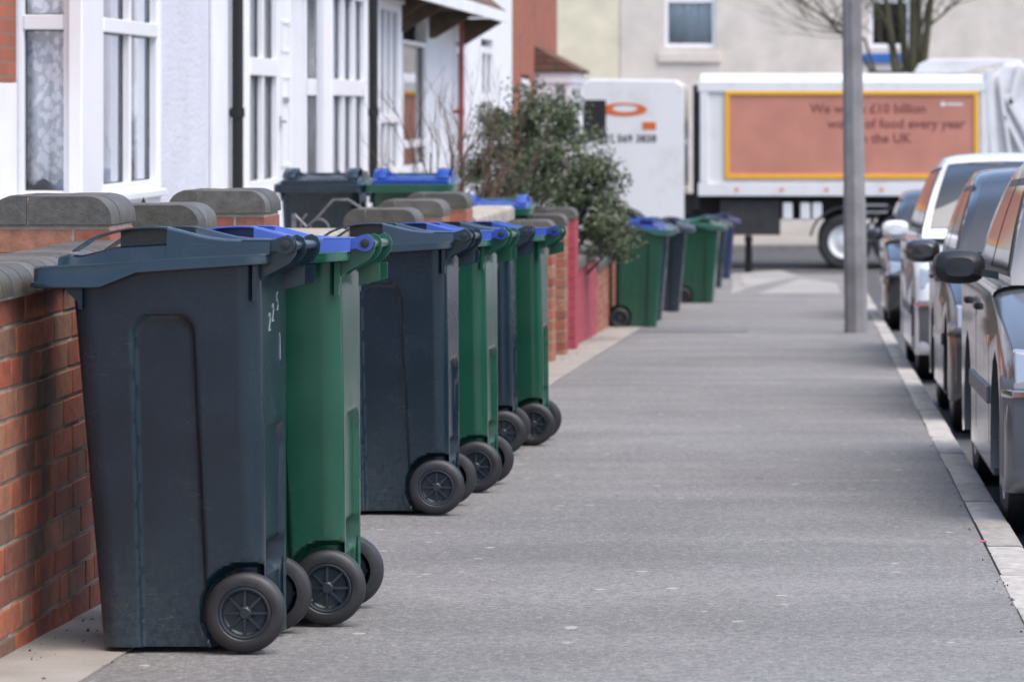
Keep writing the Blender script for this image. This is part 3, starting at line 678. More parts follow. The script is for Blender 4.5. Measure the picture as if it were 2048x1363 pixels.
def bay(root, y0, y1, xout, ztop_sill, head, transom, near, lights, curt_front, tr_lo=None, near_curt='lace', hem=None, wall='smooth_white', gap=0, roof=True, near_u=None, fstart=0, ffw=.075):
    """shallow square bay: near face looks to the camera, front face looks over the street"""
    zb = zg(y0)-.3
    b = MB(); b.box(XW-.02, xout, y0, y1, zb, ztop_sill)                      # dwarf wall
    b.build('bay_base', M[wall], root, bevel=.01)
    h = MB(); h.box(XW-.02, xout+.03, y0-.03, y1+.03, head, head+.16); h.build('bay_head', M['upvc'], root, bevel=.01)
    cn = MB(); cn.box(xout-.075, xout, y0+.001, y0+.075+fstart, ztop_sill, head); cn.build('corner_post', M['upvc'], root, bevel=.008)
    cn = MB(); cn.box(xout-.075, xout, y1-.075, y1, ztop_sill, head); cn.build('corner_post', M['upvc'], root, bevel=.008)
    nf = Plane((xout-.075, y0+.06, 0), (-1, 0, 0), (0, -1, 0)); wn = near[1]-near[0]
    # near face: plain white flanks where the pane is narrower than the face
    if near[0] > .005 or near[1] < (xout-.075-XW)-.005:
        fl = MB(); 
        if near[0] > .005: fl.box(xout-.075-near[0], xout-.0755, y0+.01, y0+.06, ztop_sill, head)
        if fl.v: fl.build('side_panel', M['upvc'], root, bevel=.005)
        fl = MB()
        if near[1] < (xout-.075-XW)-.005: fl.box(XW, xout-.075-near[1], y0+.01, y0+.06, ztop_sill, head)
        if fl.v: fl.build('side_panel', M['upvc'], root, bevel=.005)
    window(root, nf, near[0], near[1], ztop_sill+.002, head-.002, 1, tr_lo or transom, curtain=near_curt, fw=.032, hem=hem, sill=False, off=.05)
    ff = Plane((xout-.03, y0+.0755+fstart, 0), (0, 1, 0), (1, 0, 0))
    window(root, ff, 0, y1-y0-.151-fstart, ztop_sill+.002, head-.002, lights, transom, curtain=curt_front, fw=ffw, sill=True, off=.075, gap=gap)
    fb = MB(); fb.box(XW-.6, XW-.55, y0-.2, y1+.2, ztop_sill-.5, head+.2); fb.build('room', M['room'], root)
    if roof:
        r = MB(); r.prism([(XW, head+.16), (xout+.10, head+.16), (xout+.10, head+.20), (XW, head+.55)], 'y', y0-.08, y1+.08); r.build('bay_roof', M['roof'], root)
def upper(root, y0, y1, name_mat, ws):
    pl = street(y0); b = MB(); holes = [(a, b_, 3.15, 4.35) for a, b_ in ws]
    return b, pl, holes
def house(y0, y1, label, wallmat, holes=(), doors=(), uw=((.9, 2.0), (2.9, 3.8)), top=5.2, brick_from=None, facemat=None):
    root = empty('terraced_house', (XW, y0, 0), label=label, cat='house', group='terraced houses on the left side of the street')
    root.matrix_world = Matrix.Translation((0,0,0)); root.location = (0, 0, 0)
    b = MB(); Mx = street(y0).mat(); zb = zg(y1)-.4
    hs = list(holes); u = [(a, b_, 3.1, 4.4) for a, b_ in uw]
    wall_with_holes(b, Mx, 0, y1-y0-.006, zb, 2.75, hs)
    wall_with_holes(b, Mx, 0, y1-y0-.006, 2.75, top, u)
    b.box(XW-8, XW-7.8, y0, y1-.006, zb, top); b.box(XW-7.8, XW-.12, y1-.15, y1-.006, zb, top)
    if y0 < 17 or 1: b.box(XW-7.8, XW-.12, y0, y0+.12, zb, top)
    b.build('wall', M[facemat or wallmat], root)
    if brick_from:
        c = MB(); c.box(XW+.004, XW+.02, brick_from[0], brick_from[1], brick_from[2], top-.01); c.build('brick_facing', M['house_brick'], root)
    r = MB(); r.prism([(XW+.35, top-.05), (XW-4, top+2.4), (XW-8.35, top-.05), (XW-8.3, top-.13), (XW-4, top+2.28), (XW+.3, top-.13)], 'y', y0, y1-.004)
    ro = r.build('roof', M['roof'], root)
    ch = MB(); ch.box(XW-4.4, XW-3.6, y1-.7, y1-.1, top+1.9, top+3.3); ch.box(XW-4.45, XW-3.55, y1-.75, y1-.05, top+3.3, top+3.4); ch.build('chimney', M['house_brick'], ro)
    gt = MB(); gt.tube([(XW+.40, y0+.02, top-.12), (XW+.40, y1-.03, top-.12)], .055, 8); gt.build('gutter', M['black_iron'], root)
    for a, b_ in uw: window(root, Plane((XW-.05, y0, 0), (0,1,0), (1,0,0)), a, b_, 3.1, 4.4, 2, (3.95, 4.0), curtain='curtain', fw=.06)
    return root
def pipe(y, x, label, m='black_iron', r=.042, top=5.05):
    b = MB(); b.tube([(x, y, zg(y)+.1), (x, y, top-.3), (x-.02, y, top-.1)], r, 14)
    root = b.build('drainpipe', M[m], smooth=50); tag(root, label, 'drainpipe')
    for z in (-.6, 1.08, 2.9, 4.4):
        if z > zg(y)+.2:
            c = MB(); c.lathe([(-.035, r+.001), (-.035, r+.010), (.035, r+.010), (.035, r+.001)], 'z', (x, y, z), 16); c.box(x-.11, x+.02, y-.012, y+.012, z-.022, z+.022); c.build('collar', M[m], root, smooth=40)
    return root
# house A: brick pier, shallow bay with lace, roughcast wall
zs = CAMZ-.462; zh = CAMZ+.98
hA = house(14.0, 24.75, 'white roughcast house with a lace curtained bay window at the left edge', 'render', uw=((4.6, 6.2), (8.2, 9.4)), brick_from=(14.02, 18.42, ZP(165, 380)))
bay(hA, 18.5, 20.75, -3.90, zs, zh, (CAMZ+.425, CAMZ+.505), (.0, .275), 2, 'curtain', near_curt='lace', hem=CAMZ-.41, gap=.55, fstart=.47, ffw=.05)
w1 = MB(); w1.box(XW+.004, XW+.024, 14.02, 18.42, -.9, ZP(165, 380)-.004); w1.build('painted_plinth', M['smooth_white'], hA)
q = MB(); q.box(XW+.004, XW+.035, 24.35, 24.74, -1.0, 5.1); q.build('quoin_strip', M['smooth_white'], hA, bevel=.005)
pipe(25.18, -4.19, 'black drainpipe between the roughcast house and the white porch windows')
# house B: porch door and window flush, then a bay
hB = house(24.76, 31.15, 'white house with a glazed porch and three light bay between the two black drainpipes', 'smooth_white', holes=((1.02, 3.1, zg(27)+.1, CAMZ+1.1),), uw=((.9, 2.0), (3.6, 5.2)))
plB = Plane((XW+.02, 25.78, 0), (0, 1, 0), (1, 0, 0)); zt1, zt2 = ZP(151, 268), ZP(115, 268)
window(hB, plB, .0, 1.42, ZP(382, 268), CAMZ+1.05, 2, (zt1, zt2), curtain='curtain', gap=.5, fw=.075)
lw = MB(); lw.box(XW-.1, XW+.01, 25.8, 27.18, zg(27)-.1, ZP(382, 268)-.004); lw.build('panel', M['upvc'], hB)
dr = MB(plB.mat()); dr.box(1.44, 2.08, -.03, .02, zg(27)+.12, CAMZ+1.05); dd = dr.build('door', M['upvc'], hB, bevel=.006)
dp = MB(plB.mat())
for (za, zb) in ((ZP(335, 255), ZP(150, 255)), (ZP(105, 255), ZP(40, 255))):
    dp.box(1.56, 1.98, .022, .030, za, za+.03); dp.box(1.56, 1.98, .022, .030, zb-.03, zb); dp.box(1.56, 1.59, .022, .030, za+.03, zb-.03); dp.box(1.95, 1.98, .022, .030, za+.03, zb-.03)
dp.build('moulding', M['upvc'], dd, bevel=.004)
dh = MB(plB.mat()); dh.box(1.47, 1.50, .02, .035, ZP(255, 258), ZP(232, 258)); dh.box(1.47, 1.56, .05, .065, ZP(246, 258), ZP(241, 258)); dh.box(1.475, 1.495, .035, .05, ZP(246, 258), ZP(241, 258)); dh.build('handle', M['steel'], dd)
lb = MB(plB.mat()); lb.box(1.6, 1.9, .022, .034, ZP(205, 258), ZP(194, 258)); lb.build('letterbox', M['steel'], dd)
bk = MB(); bk.box(XW-.75, XW-.7, 25.6, 27.9, -.9, 2.3); bk.build('room', M['room'], hB)
bay(hB, 27.95, 30.20, -3.90, CAMZ-.80, CAMZ+1.0, (CAMZ+.115, CAMZ+.25), (.02, .16), 3, 'curtain', near_curt='curtain')
pipe(31.35, -4.00, 'black drainpipe between the two white houses with bay windows', r=.040)
# house C: bay with red glimpses, brown curtained window, tiled canopy
hC = house(31.16, 39.9, 'white house with dark brown curtained windows under a brown tiled canopy', 'smooth_white', holes=((4.5, 6.65, -.9, 2.05),), uw=((.9, 2.0), (3.2, 4.4), (6.2, 7.6)))
bay(hC, 31.65, 33.3, -3.98, CAMZ-.62, CAMZ+1.0, (CAMZ-.12, CAMZ-.03), (.02, .16), 3, 'curtain', near_curt='curtain', roof=False)
plC = Plane((XW-.02, 35.55, 0), (0, 1, 0), (1, 0, 0))
window(hC, plC, .12, 2.25, CAMZ-.62, CAMZ+.72, 1, (ZP(297, 197), ZP(281, 197)), curtain='brown_curtain', fw=.05)
cn = MB(); cn.prism([(XW, CAMZ+1.62), (-3.72, CAMZ+1.16), (-3.72, CAMZ+1.09), (XW, CAMZ+1.10)], 'y', 31.3, 41.6); cn.build('canopy', M['roof'], hC)
fc = MB(); fc.box(-3.73, -3.70, 31.3, 41.6, CAMZ+1.03, CAMZ+1.155); fc.build('fascia', M['smooth_white'], hC)
for y_ in (33.6, 35.2, 38.1, 41.5):
    br_ = MB(); br_.prism([(XW, CAMZ+1.08), (-3.78, CAMZ+1.08), (-3.78, CAMZ+1.03), (XW+.06, CAMZ+.78), (XW, CAMZ+.78)], 'y', y_-.03, y_+.03); br_.build('bracket', M['brown_curtain'], hC)
hD = house(39.91, 48.3, 'white house with small curtained windows behind the bare shrub', 'smooth_white', holes=((.9, 2.1, -.9, 1.9), (4.0, 5.6, -1.0, 2.0)), uw=((.9, 2.2), (4.6, 6.0)))
window(hD, Plane((XW-.02, 39.91, 0), (0,1,0), (1,0,0)), .95, 2.05, -.2, 1.85, 1, (.45, .62), curtain='curtain', fw=.09)
window(hD, Plane((XW-.02, 39.91, 0), (0,1,0), (1,0,0)), 4.05, 5.55, -.3, 1.9, 2, (1.2, 1.3), curtain='curtain', fw=.09)
pipe(40.6, -4.16, 'red painted drainpipe behind the bare shrub', m='red_pipe', r=.026)
hE = house(48.31, 56.6, 'red brick end house with a pale bay at the far end of the row', 'smooth_white', holes=((1.5, 3.0, -1.0, 1.6),), uw=((1.2, 2.6), (5.0, 6.4)), facemat='house_brick')
window(hE, Plane((XW-.02, 48.31, 0), (0,1,0), (1,0,0)), 1.55, 2.95, -.7, 1.55, 2, (.9, 1.0), curtain='curtain', fw=.09)
bay(hE, 52.2, 54.6, -3.7, -.7, 1.5, (.8, .92), (.02, .2), 3, 'curtain', near_curt='curtain')
# ------------------------------------------------------------------ iron work
def spiral(c, r0, turns, n=26, flip=1, a0=0): return [(c[0]+flip*(r0*(1-.8*k/n))*math.cos(a0+turns*2*math.pi*k/n), c[1], c[2]+(r0*(1-.8*k/n))*math.sin(a0+turns*2*math.pi*k/n)) for k in range(n+1)]
gt = empty('garden_gate', (-2.66, 19.5, 0), label='black wrought iron gate with scrolled top in front of the garden bins', cat='gate')
T = Matrix.Translation((2.66, -19.5, 0)); gx0, gx1, gy = -2.93, -2.40, 19.5; zt_ = .62; zb_ = zg(19.5)+.14
fr = MB(T)
for x in (gx0, gx1): fr.box(x-.012, x+.012, gy-.012, gy+.012, zb_, zt_-.10)
for z in (zb_+.03, .22, .05): fr.box(gx0+.012, gx1-.012, gy-.008, gy+.008, z-.008, z+.008)
fr.build('frame', M['gate_iron'], gt)
for k in range(1, 5):
    x = gx0+(gx1-gx0)*k/5; b = MB(T); b.tube([(x, gy, zb_+.04), (x, gy, .05)], .006, 6); b.build('bar', M['gate_iron'], gt, smooth=50)
for c, r0, fl_, a0 in (((-2.80, gy, .44), .10, 1, 2.2), ((-2.54, gy, .44), .10, -1, 2.2), ((-2.80, gy, .13), .065, 1, 0), ((-2.55, gy, .13), .065, -1, 0)):
    b = MB(T); b.tube(spiral(c, r0, 1.5, flip=fl_, a0=a0), .0065, 6); b.build('scroll', M['gate_iron'], gt, smooth=50)
b = MB(T); b.tube([(gx0, gy, .52), (gx0+.07, gy, .45), (gx0+.13, gy, .50), (gx0+.22, gy, .60), (gx0+.30, gy, .60), (gx1-.10, gy, .52), (gx1, gy, .42)], .008, 6); b.build('top_rail', M['gate_iron'], gt, smooth=50)
rl = empty('iron_railing', (-3.0, 14.0, 0), label='black spear topped railing peeping over the nearest pier caps', cat='railing')
T = Matrix.Translation((3.0, -14.0, 0)); fr = MB(T)
for z in (-.15, .55): fr.box(-3.75, -2.45, 13.99, 14.01, z, z+.03)
fr.build('rail', M['black_iron'], rl)
for k in range(11):
    x = -2.706-.118*(k-2); b = MB(T); b.box(x-.007, x+.007, 13.993, 14.007, -.30, .70)
    b.add([(x-.02, 14, .705), (x+.02, 14, .705), (x, 13.99, .705), (x, 14.01, .705), (x, 14, .752), (x, 14, .685)], [(0,2,4),(2,1,4),(1,3,4),(3,0,4),(2,0,5),(1,2,5),(3,1,5),(0,3,5)])
    b.build('picket', M['black_iron'], rl)
# ------------------------------------------------------------------ lamp post
lp = empty('lamp_post', (0, 0, 0), label='tall grey concrete lamp post on the pavement edge', cat='lamp post')
LX, LY = (1712.5-1640)/214.5, F/214.5+.1; zb = zg(LY); lp.location = (LX, LY, zb); lp.rotation_euler = (0, R(-.75), 0)
b = MB(); b.lathe([(-.3, .108), (.0, .108), (1.2, .107), (1.25, .102), (5.6, .072)], 'z', (0,0,0), 8, cap=True)
M['post'] = mat('post_concrete', (.21,.205,.21), .85, var=.30, vscale=2.5, bump=.6, bscale=90, dirt=(.10,.09,.095), dscale=4, damount=.6)
b.build('column', M['post'], lp, smooth=20)
b = MB(); b.tube([(0,0,5.55), (.03,0,5.9), (.25,0,6.1), (.9,0,6.2)], [.04,.035,.03,.028], 10); b.build('arm', M['steel'], lp, smooth=50)
b = MB(); b.loops([[(.85,-.05,6.17),(.85,.05,6.17),(.85,.05,6.25),(.85,-.05,6.25)], [(1.0,-.10,6.12),(1.0,.10,6.12),(1.0,.09,6.29),(1.0,-.09,6.29)], [(1.4,-.10,6.13),(1.4,.10,6.13),(1.4,.08,6.27),(1.4,-.08,6.27)], [(1.48,-.05,6.18),(1.48,.05,6.18),(1.48,.04,6.23),(1.48,-.04,6.23)]]); b.build('lantern', M['steel'], lp, bevel=.01)
# ------------------------------------------------------------------ plants
def leaf(b, p, s, tone):
    th, ph = random.uniform(0, 2*math.pi), random.uniform(-.9, .9)
    d = Vector((math.cos(th)*math.cos(ph), math.sin(th)*math.cos(ph), math.sin(ph))); q = d.orthogonal().normalized(); q.rotate(Matrix.Rotation(random.uniform(0, 6.28), 3, d)); n = d.cross(q)*.25*s
    a = p; c = p+d*s; m1 = p+d*s*.45+q*s*.30+n; m2 = p+d*s*.45-q*s*.30+n
    b.add([a, m1, c, m2], [(0, 1, 2), (0, 2, 3)], tone)
bush = empty('evergreen_bush', (-2.6, 30.9, zg(31)), label='dense dark evergreen bush hanging over the pink garden wall', cat='bush')
T = Matrix.Translation((2.6, -30.9, -zg(31))); b = MB(T)
# clumps: (x, y, z, radius) read from the outline, s about 226 px per metre
cl = []
def bz(px, py, y, r): s = F/y; cl.append(((px-1640)/s, y, CAMZ-(py-220)/s, r))
for a in [(1010,300,31.2,.36),(1090,270,31.0,.38),(1160,330,31.0,.36),(1080,360,30.7,.42),(1150,410,30.8,.36),(1210,430,30.8,.27),(1240,480,30.7,.17),(1215,470,30.5,.22),(1175,460,30.8,.30),(1000,370,31.3,.32),(1020,430,31.4,.35),(1100,440,31.0,.35),(955,340,31.5,.16),(1060,230,31.1,.28),(1130,240,31.2,.25),(1200,360,31.0,.22),(985,250,31.4,.18)]: bz(*a)
for cx, cy, cz, r in cl:
    n = int(19000*r*r)+300
    for _ in range(n):
        v = Vector((random.gauss(0,1), random.gauss(0,1), random.gauss(0,1))).normalized()*r*(random.random()**.45); v *= 1.0+.55*noise.noise(Vector((cx+v.x*1.2, cy+v.y*1.2, cz+v.z*1.2))*3.3)+random.uniform(-.08,.12)
        nz_ = noise.noise(Vector((cx+v.x, cy+v.y, cz+v.z))*6)
        if nz_ < -.16: continue
        leaf(b, Vector((cx+v.x, cy+v.y*1.1, cz+v.z)), random.uniform(.024, .050), min(1, max(0, random.gauss(.40, .26)+nz_*.6)))
b.build('foliage', M['leaf'], bush, recalc=False)
b = MB(T)
for _ in range(26):
    c = random.choice(cl); base = Vector((-2.75+random.uniform(-.2,.2), 31.1+random.uniform(-.1,.1), zg(31)))
    e = Vector((c[0], c[1], c[2])); m1 = base.lerp(e, .5)+Vector((random.uniform(-.1,.1), 0, .12)); b.tube([base, m1, e], [.022, .014, .005], 6)
b.build('stem', M['twig'], bush, smooth=50)
def branches(b, p, d, L, r, depth, spread=.5, ratio=.72, kids=(2, 3), seg=6, up=.05):
    n = 4; pts = [p]; rs = [r]; q = p.copy(); dd = d.copy()
    for k in range(n):
        dd = (dd+Vector((random.uniform(-.16,.16), random.uniform(-.16,.16), random.uniform(-.08,.12)+up))).normalized(); q = q+dd*L/n; pts.append(q.copy()); rs.append(r*(1-.45*(k+1)/n))
    b.tube(pts, rs, seg if depth > 1 else 4)
    if depth == 0: return
    for _ in range(random.randint(*kids)):
        nd = (dd+Vector((random.uniform(-1,1), random.uniform(-1,1), random.uniform(-.5,.7)))*spread).normalized()
        st = pts[random.choice([2, 3, 4])]; branches(b, st.copy(), nd, L*ratio*random.uniform(.8,1.15), r*.52, depth-1, spread, ratio, kids, seg, up)
sh = empty('bare_shrub', (-3.1, 27.6, zg(27.6)+.1), label='leafless brown shrub of thin twigs left of the evergreen bush', cat='shrub')
b = MB(Matrix.Translation((3.1, -27.6, -zg(27.6)-.1)))
for k in range(13): branches(b, Vector((-2.95+random.uniform(-.18,.18), 27.6+random.uniform(-.12,.12), zg(27.6)+.1)), Vector((random.uniform(-.26,.30), random.uniform(-.2,.2), 1)).normalized(), 1.0, .017, 4, .5, .62, (2, 3), 5)
b.build('twigs', M['twig'], sh, smooth=60)
tr = empty('bare_tree', (1.75, 71.0, -1.7), label='many stemmed leafless tree behind the refuse lorry', cat='tree')
T = Matrix.Translation((-1.75, -71.0, 1.7)); b = MB(T); b2 = MB(T)
s = F/71
b.tube([(1.9, 71, -1.75), (1.88, 71, .4), (1.86, 71.0, 1.6)], [.26, .20, .17], 12)
for (xa, ya, xb_, yb) in ((1848,110,1865,-160),(1838,105,1835,-200),(1790,135,1740,-120),(1812,130,1770,-160),(1850,60,1990,-60),(1842,60,1905,-190),(1825,115,1808,-200),(1780,60,1700,-80),(1730,80,1560,-20),(1730,120,1640,20)):
    P0 = Vector(((xa-1640)/s, 71+random.uniform(-.25,.25), CAMZ-(ya-220)/s)); P1 = Vector(((xb_-1640)/s, 71+random.uniform(-1.2,1.2), CAMZ-(yb-220)/s))
    if ya > 70 and xa > 1770:
        b.tube([Vector((1.88, 71, .6)), P0, P0.lerp(P1, .5)+Vector((random.uniform(-.1,.1), 0, 0)), P1], [.11, .085, .06, .03], 8)
    else:
        b.tube([Vector((1.86, 71, 1.0)) if xa > 1770 else Vector((1.2, 71, 1.6)), P0, P1], [.04, .03, .015], 6)
    for k in range(13):
        st = P0.lerp(P1, random.uniform(.15, 1)); dv = Vector((random.choice([-1,-.6,.3,.8,1])*random.uniform(.3,1), random.uniform(-.6,.6), random.uniform(.1,.9))).normalized()
        branches(b2, st, dv, 1.0, .013, 3, .6, .68, (2, 3), 4)
for k in range(12):
    P0 = Vector(((random.uniform(1530,1690)-1640)/s, 70.6, CAMZ-(random.uniform(-20,90)-220)/s))
    branches(b2, Vector((1.0, 70.9, 2.6)).lerp(P0, .25), (P0-Vector((1.0, 70.9, 2.6))).normalized(), 1.1, .011, 3, .7, .7, (2, 3), 5)
b.build('trunk', M['bark'], tr, smooth=50); b2.build('twigs', M['bark'], tr, smooth=60)
# ------------------------------------------------------------------ houses across the end of the street
def end_house(x0, x1, label, m, holes, base=-1.75, top=6.4, yF=80.0):
    root = empty('end_house', (0,0,0), label=label, cat='house', group='painted houses facing down the street')
    b = MB(); pl = Plane((x0, yF, 0), (1,0,0), (0,-1,0)); wall_with_holes(b, pl.mat(), 0, x1-x0-.006, base, top, [(a-x0, c-x0, z0, z1) for a, c, z0, z1, *_ in holes], .25)
    b.box(x0, x1-.006, yF+7, yF+7.2, base, top); b.box(x0, x0+.2, yF+.25, yF+7, base, top); b.box(x1-.21, x1-.006, yF+.25, yF+7, base, top); b.build('wall', M[m], root)
    r = MB(); r.prism([(yF-.4, top-.1), (yF+3.6, top+2.6), (yF+7.6, top-.1), (yF+7.5, top-.2), (yF+3.6, top+2.45), (yF-.3, top-.2)], 'x', x0, x1-.004); r.build('roof', M['roof'], root)
    for a, c, z0, z1, cur, fr in holes:
        pw = Plane((x0, yF+.10, 0), (1,0,0), (0,-1,0)); window(root, pw, a-x0, c-x0, z0, z1, 1, (z0+1.02, z0+1.12) if z1-z0 > 1.3 else None, curtain=cur, frame='upvc', fw=.09, sill=False, off=.06)
        s_ = MB(); s_.box(a-.14, c+.12, yF-.07, yF+.03, z0-.34, z0-.13); s_.build('sill', M['blue_sill'] if fr == 'blue' else M[m], root, bevel=.01)
    return root
M['blue_sill'] = mat('blue_painted_board', (.03,.13,.42), .5, var=.1)
M['pale_blind'] = mat('pale_blind', (.72,.80,.82), .8, var=.05, vscale=5)
zA = CAMZ+(220-95)/87.5
end_house(-4.57, 12, 'beige painted brick house with a pale blinded upstairs window above the refuse lorry', 'cream',
    [(-3.56, -2.38, zA, zA+1.55, 'pale_blind', 'm'), (1.12, 2.08, CAMZ+1.42, CAMZ+3.2, 'brown_curtain', 'blue'), (-2.2, -.8, -.7, .9, 'curtain', 'm'), (5.6, 6.9, zA, zA+1.5, 'curtain', 'm')])
end_house(12.01, 27, 'red brick house beyond the beige house, at the far right of the cross street', 'house_brick', [(14, 15.4, -.7, .9, 'curtain', 'm'), (18, 19.4, zA, zA+1.5, 'curtain', 'm')])
end_house(-16, -4.58, 'yellow cream painted house at the far left corner of the cross street', 'yellow_cream', [(-7.6, -6.3, zA+.2, zA+1.6, 'curtain', 'm'), (-8, -6.2, -.7, .9, 'curtain', 'm')])
# grit and leaf litter along the wall foot and the kerb
M['litter'] = brick_mat('leaf_litter', [(.05,.035,.02), (.10,.07,.04), (.16,.12,.07), (.22,.19,.13)], .85)
li = MB()
for _ in range(900):
    y = 5+32*random.random()**1.3; x = (-1.99+abs(random.gauss(0, .06))) if random.random() < .6 else random.choice([-1.74, .54])+random.gauss(0, .012)
    leaf(li, Vector((x, y, zg(y)+.006)), random.uniform(.004, .014), random.random())
tag(li.build('leaf_litter', M['litter'], recalc=False), kind='stuff')
# small things on the ground
pt = MB(); X, Y, Z = gp(1966, 1083); pt.add([(X-.012, Y, Z+.002), (X+.004, Y-.03, Z+.003), (X+.010, Y+.01, Z+.004), (X-.004, Y+.03, Z+.003), (X, Y, Z+.006)], [(0,1,4),(1,2,4),(2,3,4),(3,0,4)])
M['pink'] = mat('pink_petal', (.60,.06,.22), .6); tag(pt.build('petal', M['pink']), 'tiny bright pink petal on the pavement beside the kerb', 'petal')
gr = MB()
for _ in range(260):
    y = random.uniform(5, 34); x = -1.98+random.gauss(0, .025) if random.random() < .7 else .550+random.gauss(0, .002)
    p_ = Vector((x, y, zg(y)+.002)); 
    for k in range(3): leaf(gr, p_, random.uniform(.004, .010), random.random())
M['weed'] = M['grass']; tag(gr.build('weeds', M['weed'], recalc=False), kind='stuff')
# ------------------------------------------------------------------ cars parked along the kerb, fronts to the camera
M['silver'] = mat('silver_paint', (.17, .175, .18), .28, metal=.55, coat=1, var=.03, dirt=(.20,.19,.18), dscale=2, damount=.25)
M['pewter'] = mat('dark_silver_paint', (.040, .042, .046), .28, metal=.55, coat=1, var=.03, dirt=(.12,.12,.11), dscale=2, damount=.3)
M['white_car'] = mat('white_car_paint', (.72, .75, .78), .25, coat=1, dirt=(.4,.4,.38), dscale=2, damount=.25)
M['dark_car'] = mat('black_car_paint', (.020, .024, .030), .22, coat=1, dirt=(.08,.08,.08), dscale=2, damount=.25)
M['trim'] = mat('grey_bumper_plastic', (.13, .135, .145), .42, var=.08, vscale=9)
M['strip'] = mat('chrome_strip', (.75, .76, .78), .15, metal=1)
M['lamp_glass'] = mat('headlamp_glass', (.45, .47, .48), .06, metal=.6, coat=1)
M['amber'] = mat('amber_lens', (.75, .22, .02), .15, coat=1)
M['plate'] = mat('number_plate', (.80, .80, .78), .35)
def car(xl, yf, L, W, H, paint, label, hood=.92, mirror='paint', ride=.20, wr=.30, tall=False, trim=True):
    z0 = zg(yf+L/2)-.10; root = empty('parked_car', (xl+W/2, yf, zg(yf)-.10), (-SLOPE, 0, 0), label, 'car', 'cars parked along the kerb')
    w = W/2; belt = hood+.04; a1, a2 = .84, L-.80
    def prof(inset, drop):
        i = inset; top = [(L-.02-i, .60), (L-.05-i, belt-.06-drop), (L-.20-i, belt-drop*.5), (1.25, hood+.02-drop*.5), (1.0, hood-drop*.6), (.55, hood-.09-drop), (.18+i, hood-.20-drop), (.06+i, hood-.32-drop), (.02+i, .45), (.05+i, ride+.04)]
        def arch(cx, r): return [(cx-r*math.cos(R(t)), max(ride, wr+r*math.sin(R(t)))) for t in (-15, 10, 35, 60, 90, 120, 145, 170, 195)]
        bot = [(.10+i, ride)]+arch(a1, wr+.065)+arch(a2, wr+.065)+[(L-.12-i, ride), (L-.04-i, ride+.10)]
        return top+bot
    def spl(pts, n=5):
        r = []
        for k in range(len(pts)-1):
            p0, p1, p2, p3 = pts[max(k-1, 0)], pts[k], pts[k+1], pts[min(k+2, len(pts)-1)]
            for j in range(n):
                t = j/n; r.append(tuple(.5*((2*p1[c])+(-p0[c]+p2[c])*t+(2*p0[c]-5*p1[c]+4*p2[c]-p3[c])*t*t+(-p0[c]+3*p1[c]-3*p2[c]+p3[c])*t**3) for c in (0, 1)))
        return r+[pts[-1]]
    b = MB(); rings = []
    half = [(w-.34*(1-math.cos(R(t_)))*.62, t_) for t_ in (0, 12, 24, 36, 50, 66, 84)]
    lay = []
    for k, t_ in enumerate((90, 78, 66, 52, 36, 18, 0)):        # from the side towards the middle
        f = 1-math.cos(R(90-t_)) if t_ < 90 else 0
        q_ = math.sin(R(t_)); lay.append((w-.20*(1-math.cos(R(90-t_))), .12*(1-math.sqrt(max(0, 1-q_**2.6))), .085*(1-math.sqrt(max(0, 1-q_**3)))))
    seq = [(-x, i, d) for x, i, d in lay]+[(x, i, d) for x, i, d in lay[::-1]]
    for x, i, d in seq:
        pr_ = prof(i, d); tp = spl(pr_[:10]); rings.append([(x, y, z) for y, z in tp+pr_[10:]])
    b.loops(rings); body = b.build('body', M[paint], root, smooth=50)
    # cabin
    ys = (.98 if not tall else .75); rb = L-.35 if not tall else L-.12
    cab = spl([(ys, belt-.03), (ys+.36, belt+.25 if not tall else belt+.32), (ys+.74, H-.11), (ys+1.05, H-.02), (ys+1.6, H), (rb-.9, H-.01), (rb-.40, H-.08), (rb-.12, belt+.20), (rb, belt-.03)], 4)
    def wx(z): q_ = max(0, z-belt); return (w-.07)-q_*.20-q_*q_*.28
    b = MB(); sh_ = ((0, 0), (.012, .006), (.04, .016), (.10, .026), (.22, .036), (.42, .044))
    zc_ = lambda z, u_: z+(u_ if z > H-.2 else u_*max(0, (z-belt))/(H-.2-belt))
    rr_ = [[(-wx(z)+dx, y, zc_(z, u_)) for y, z in cab] for dx, u_ in sh_]
    b.loops(rr_+[[(-x, y, z) for x, y, z in r0] for r0 in rr_[::-1]]); b.build('cabin', M[paint], root, smooth=50)
    def quad_panel(name, pts, m, th, nrm):
        n = Vector(nrm).normalized(); q = MB(); v = [Vector(p) for p in pts]; K = 6; rr = []
        for k in range(K+1):       # strips up the pane, so that it follows the bow of the side
            t_ = k/K; A_, B2 = v[0].lerp(v[3], t_), v[1].lerp(v[2], t_)
            for P_ in (A_, B2): P_.x = math.copysign(wx(P_.z), P_.x)
            rr.append([A_-n*.004, B2-n*.004, B2+n*th, A_+n*th])
        q.loops(rr); return q.build(name, M[m], root, smooth=40)
    for sx in (-1, 1):
        z1_, z2_ = belt+.02, H-.11
        ym = ys+1.45
        for (A, B_, C_, D_) in (((ys+.22, z1_), (ym-.03, z1_), (ym-.03, z2_), (ys+.80, z2_)), ((ym+.05, z1_), (rb-.28, z1_), (rb-.62, z2_), (ym+.05, z2_))):
            pts = [(sx*wx(z), y, z) for y, z in (A, B_, C_, D_)]
            big = [(sx*wx(z), y+dy, z+dz) for (y, z), dy, dz in zip((A, B_, C_, D_), (-.05, .03, .03, -.02), (-.02, -.02, .035, .035))]
            quad_panel('window_trim', big, 'black_plastic', .003, (sx, 0, .30)); quad_panel('side_window', pts, 'side_glass', .007, (sx, 0, .30))
        # door lines, sill moulding, handles
        q = MB(); q.box(sx*(w-.002), sx*(w+.012), a1+wr+.12, a2-wr-.12, .46, .53)
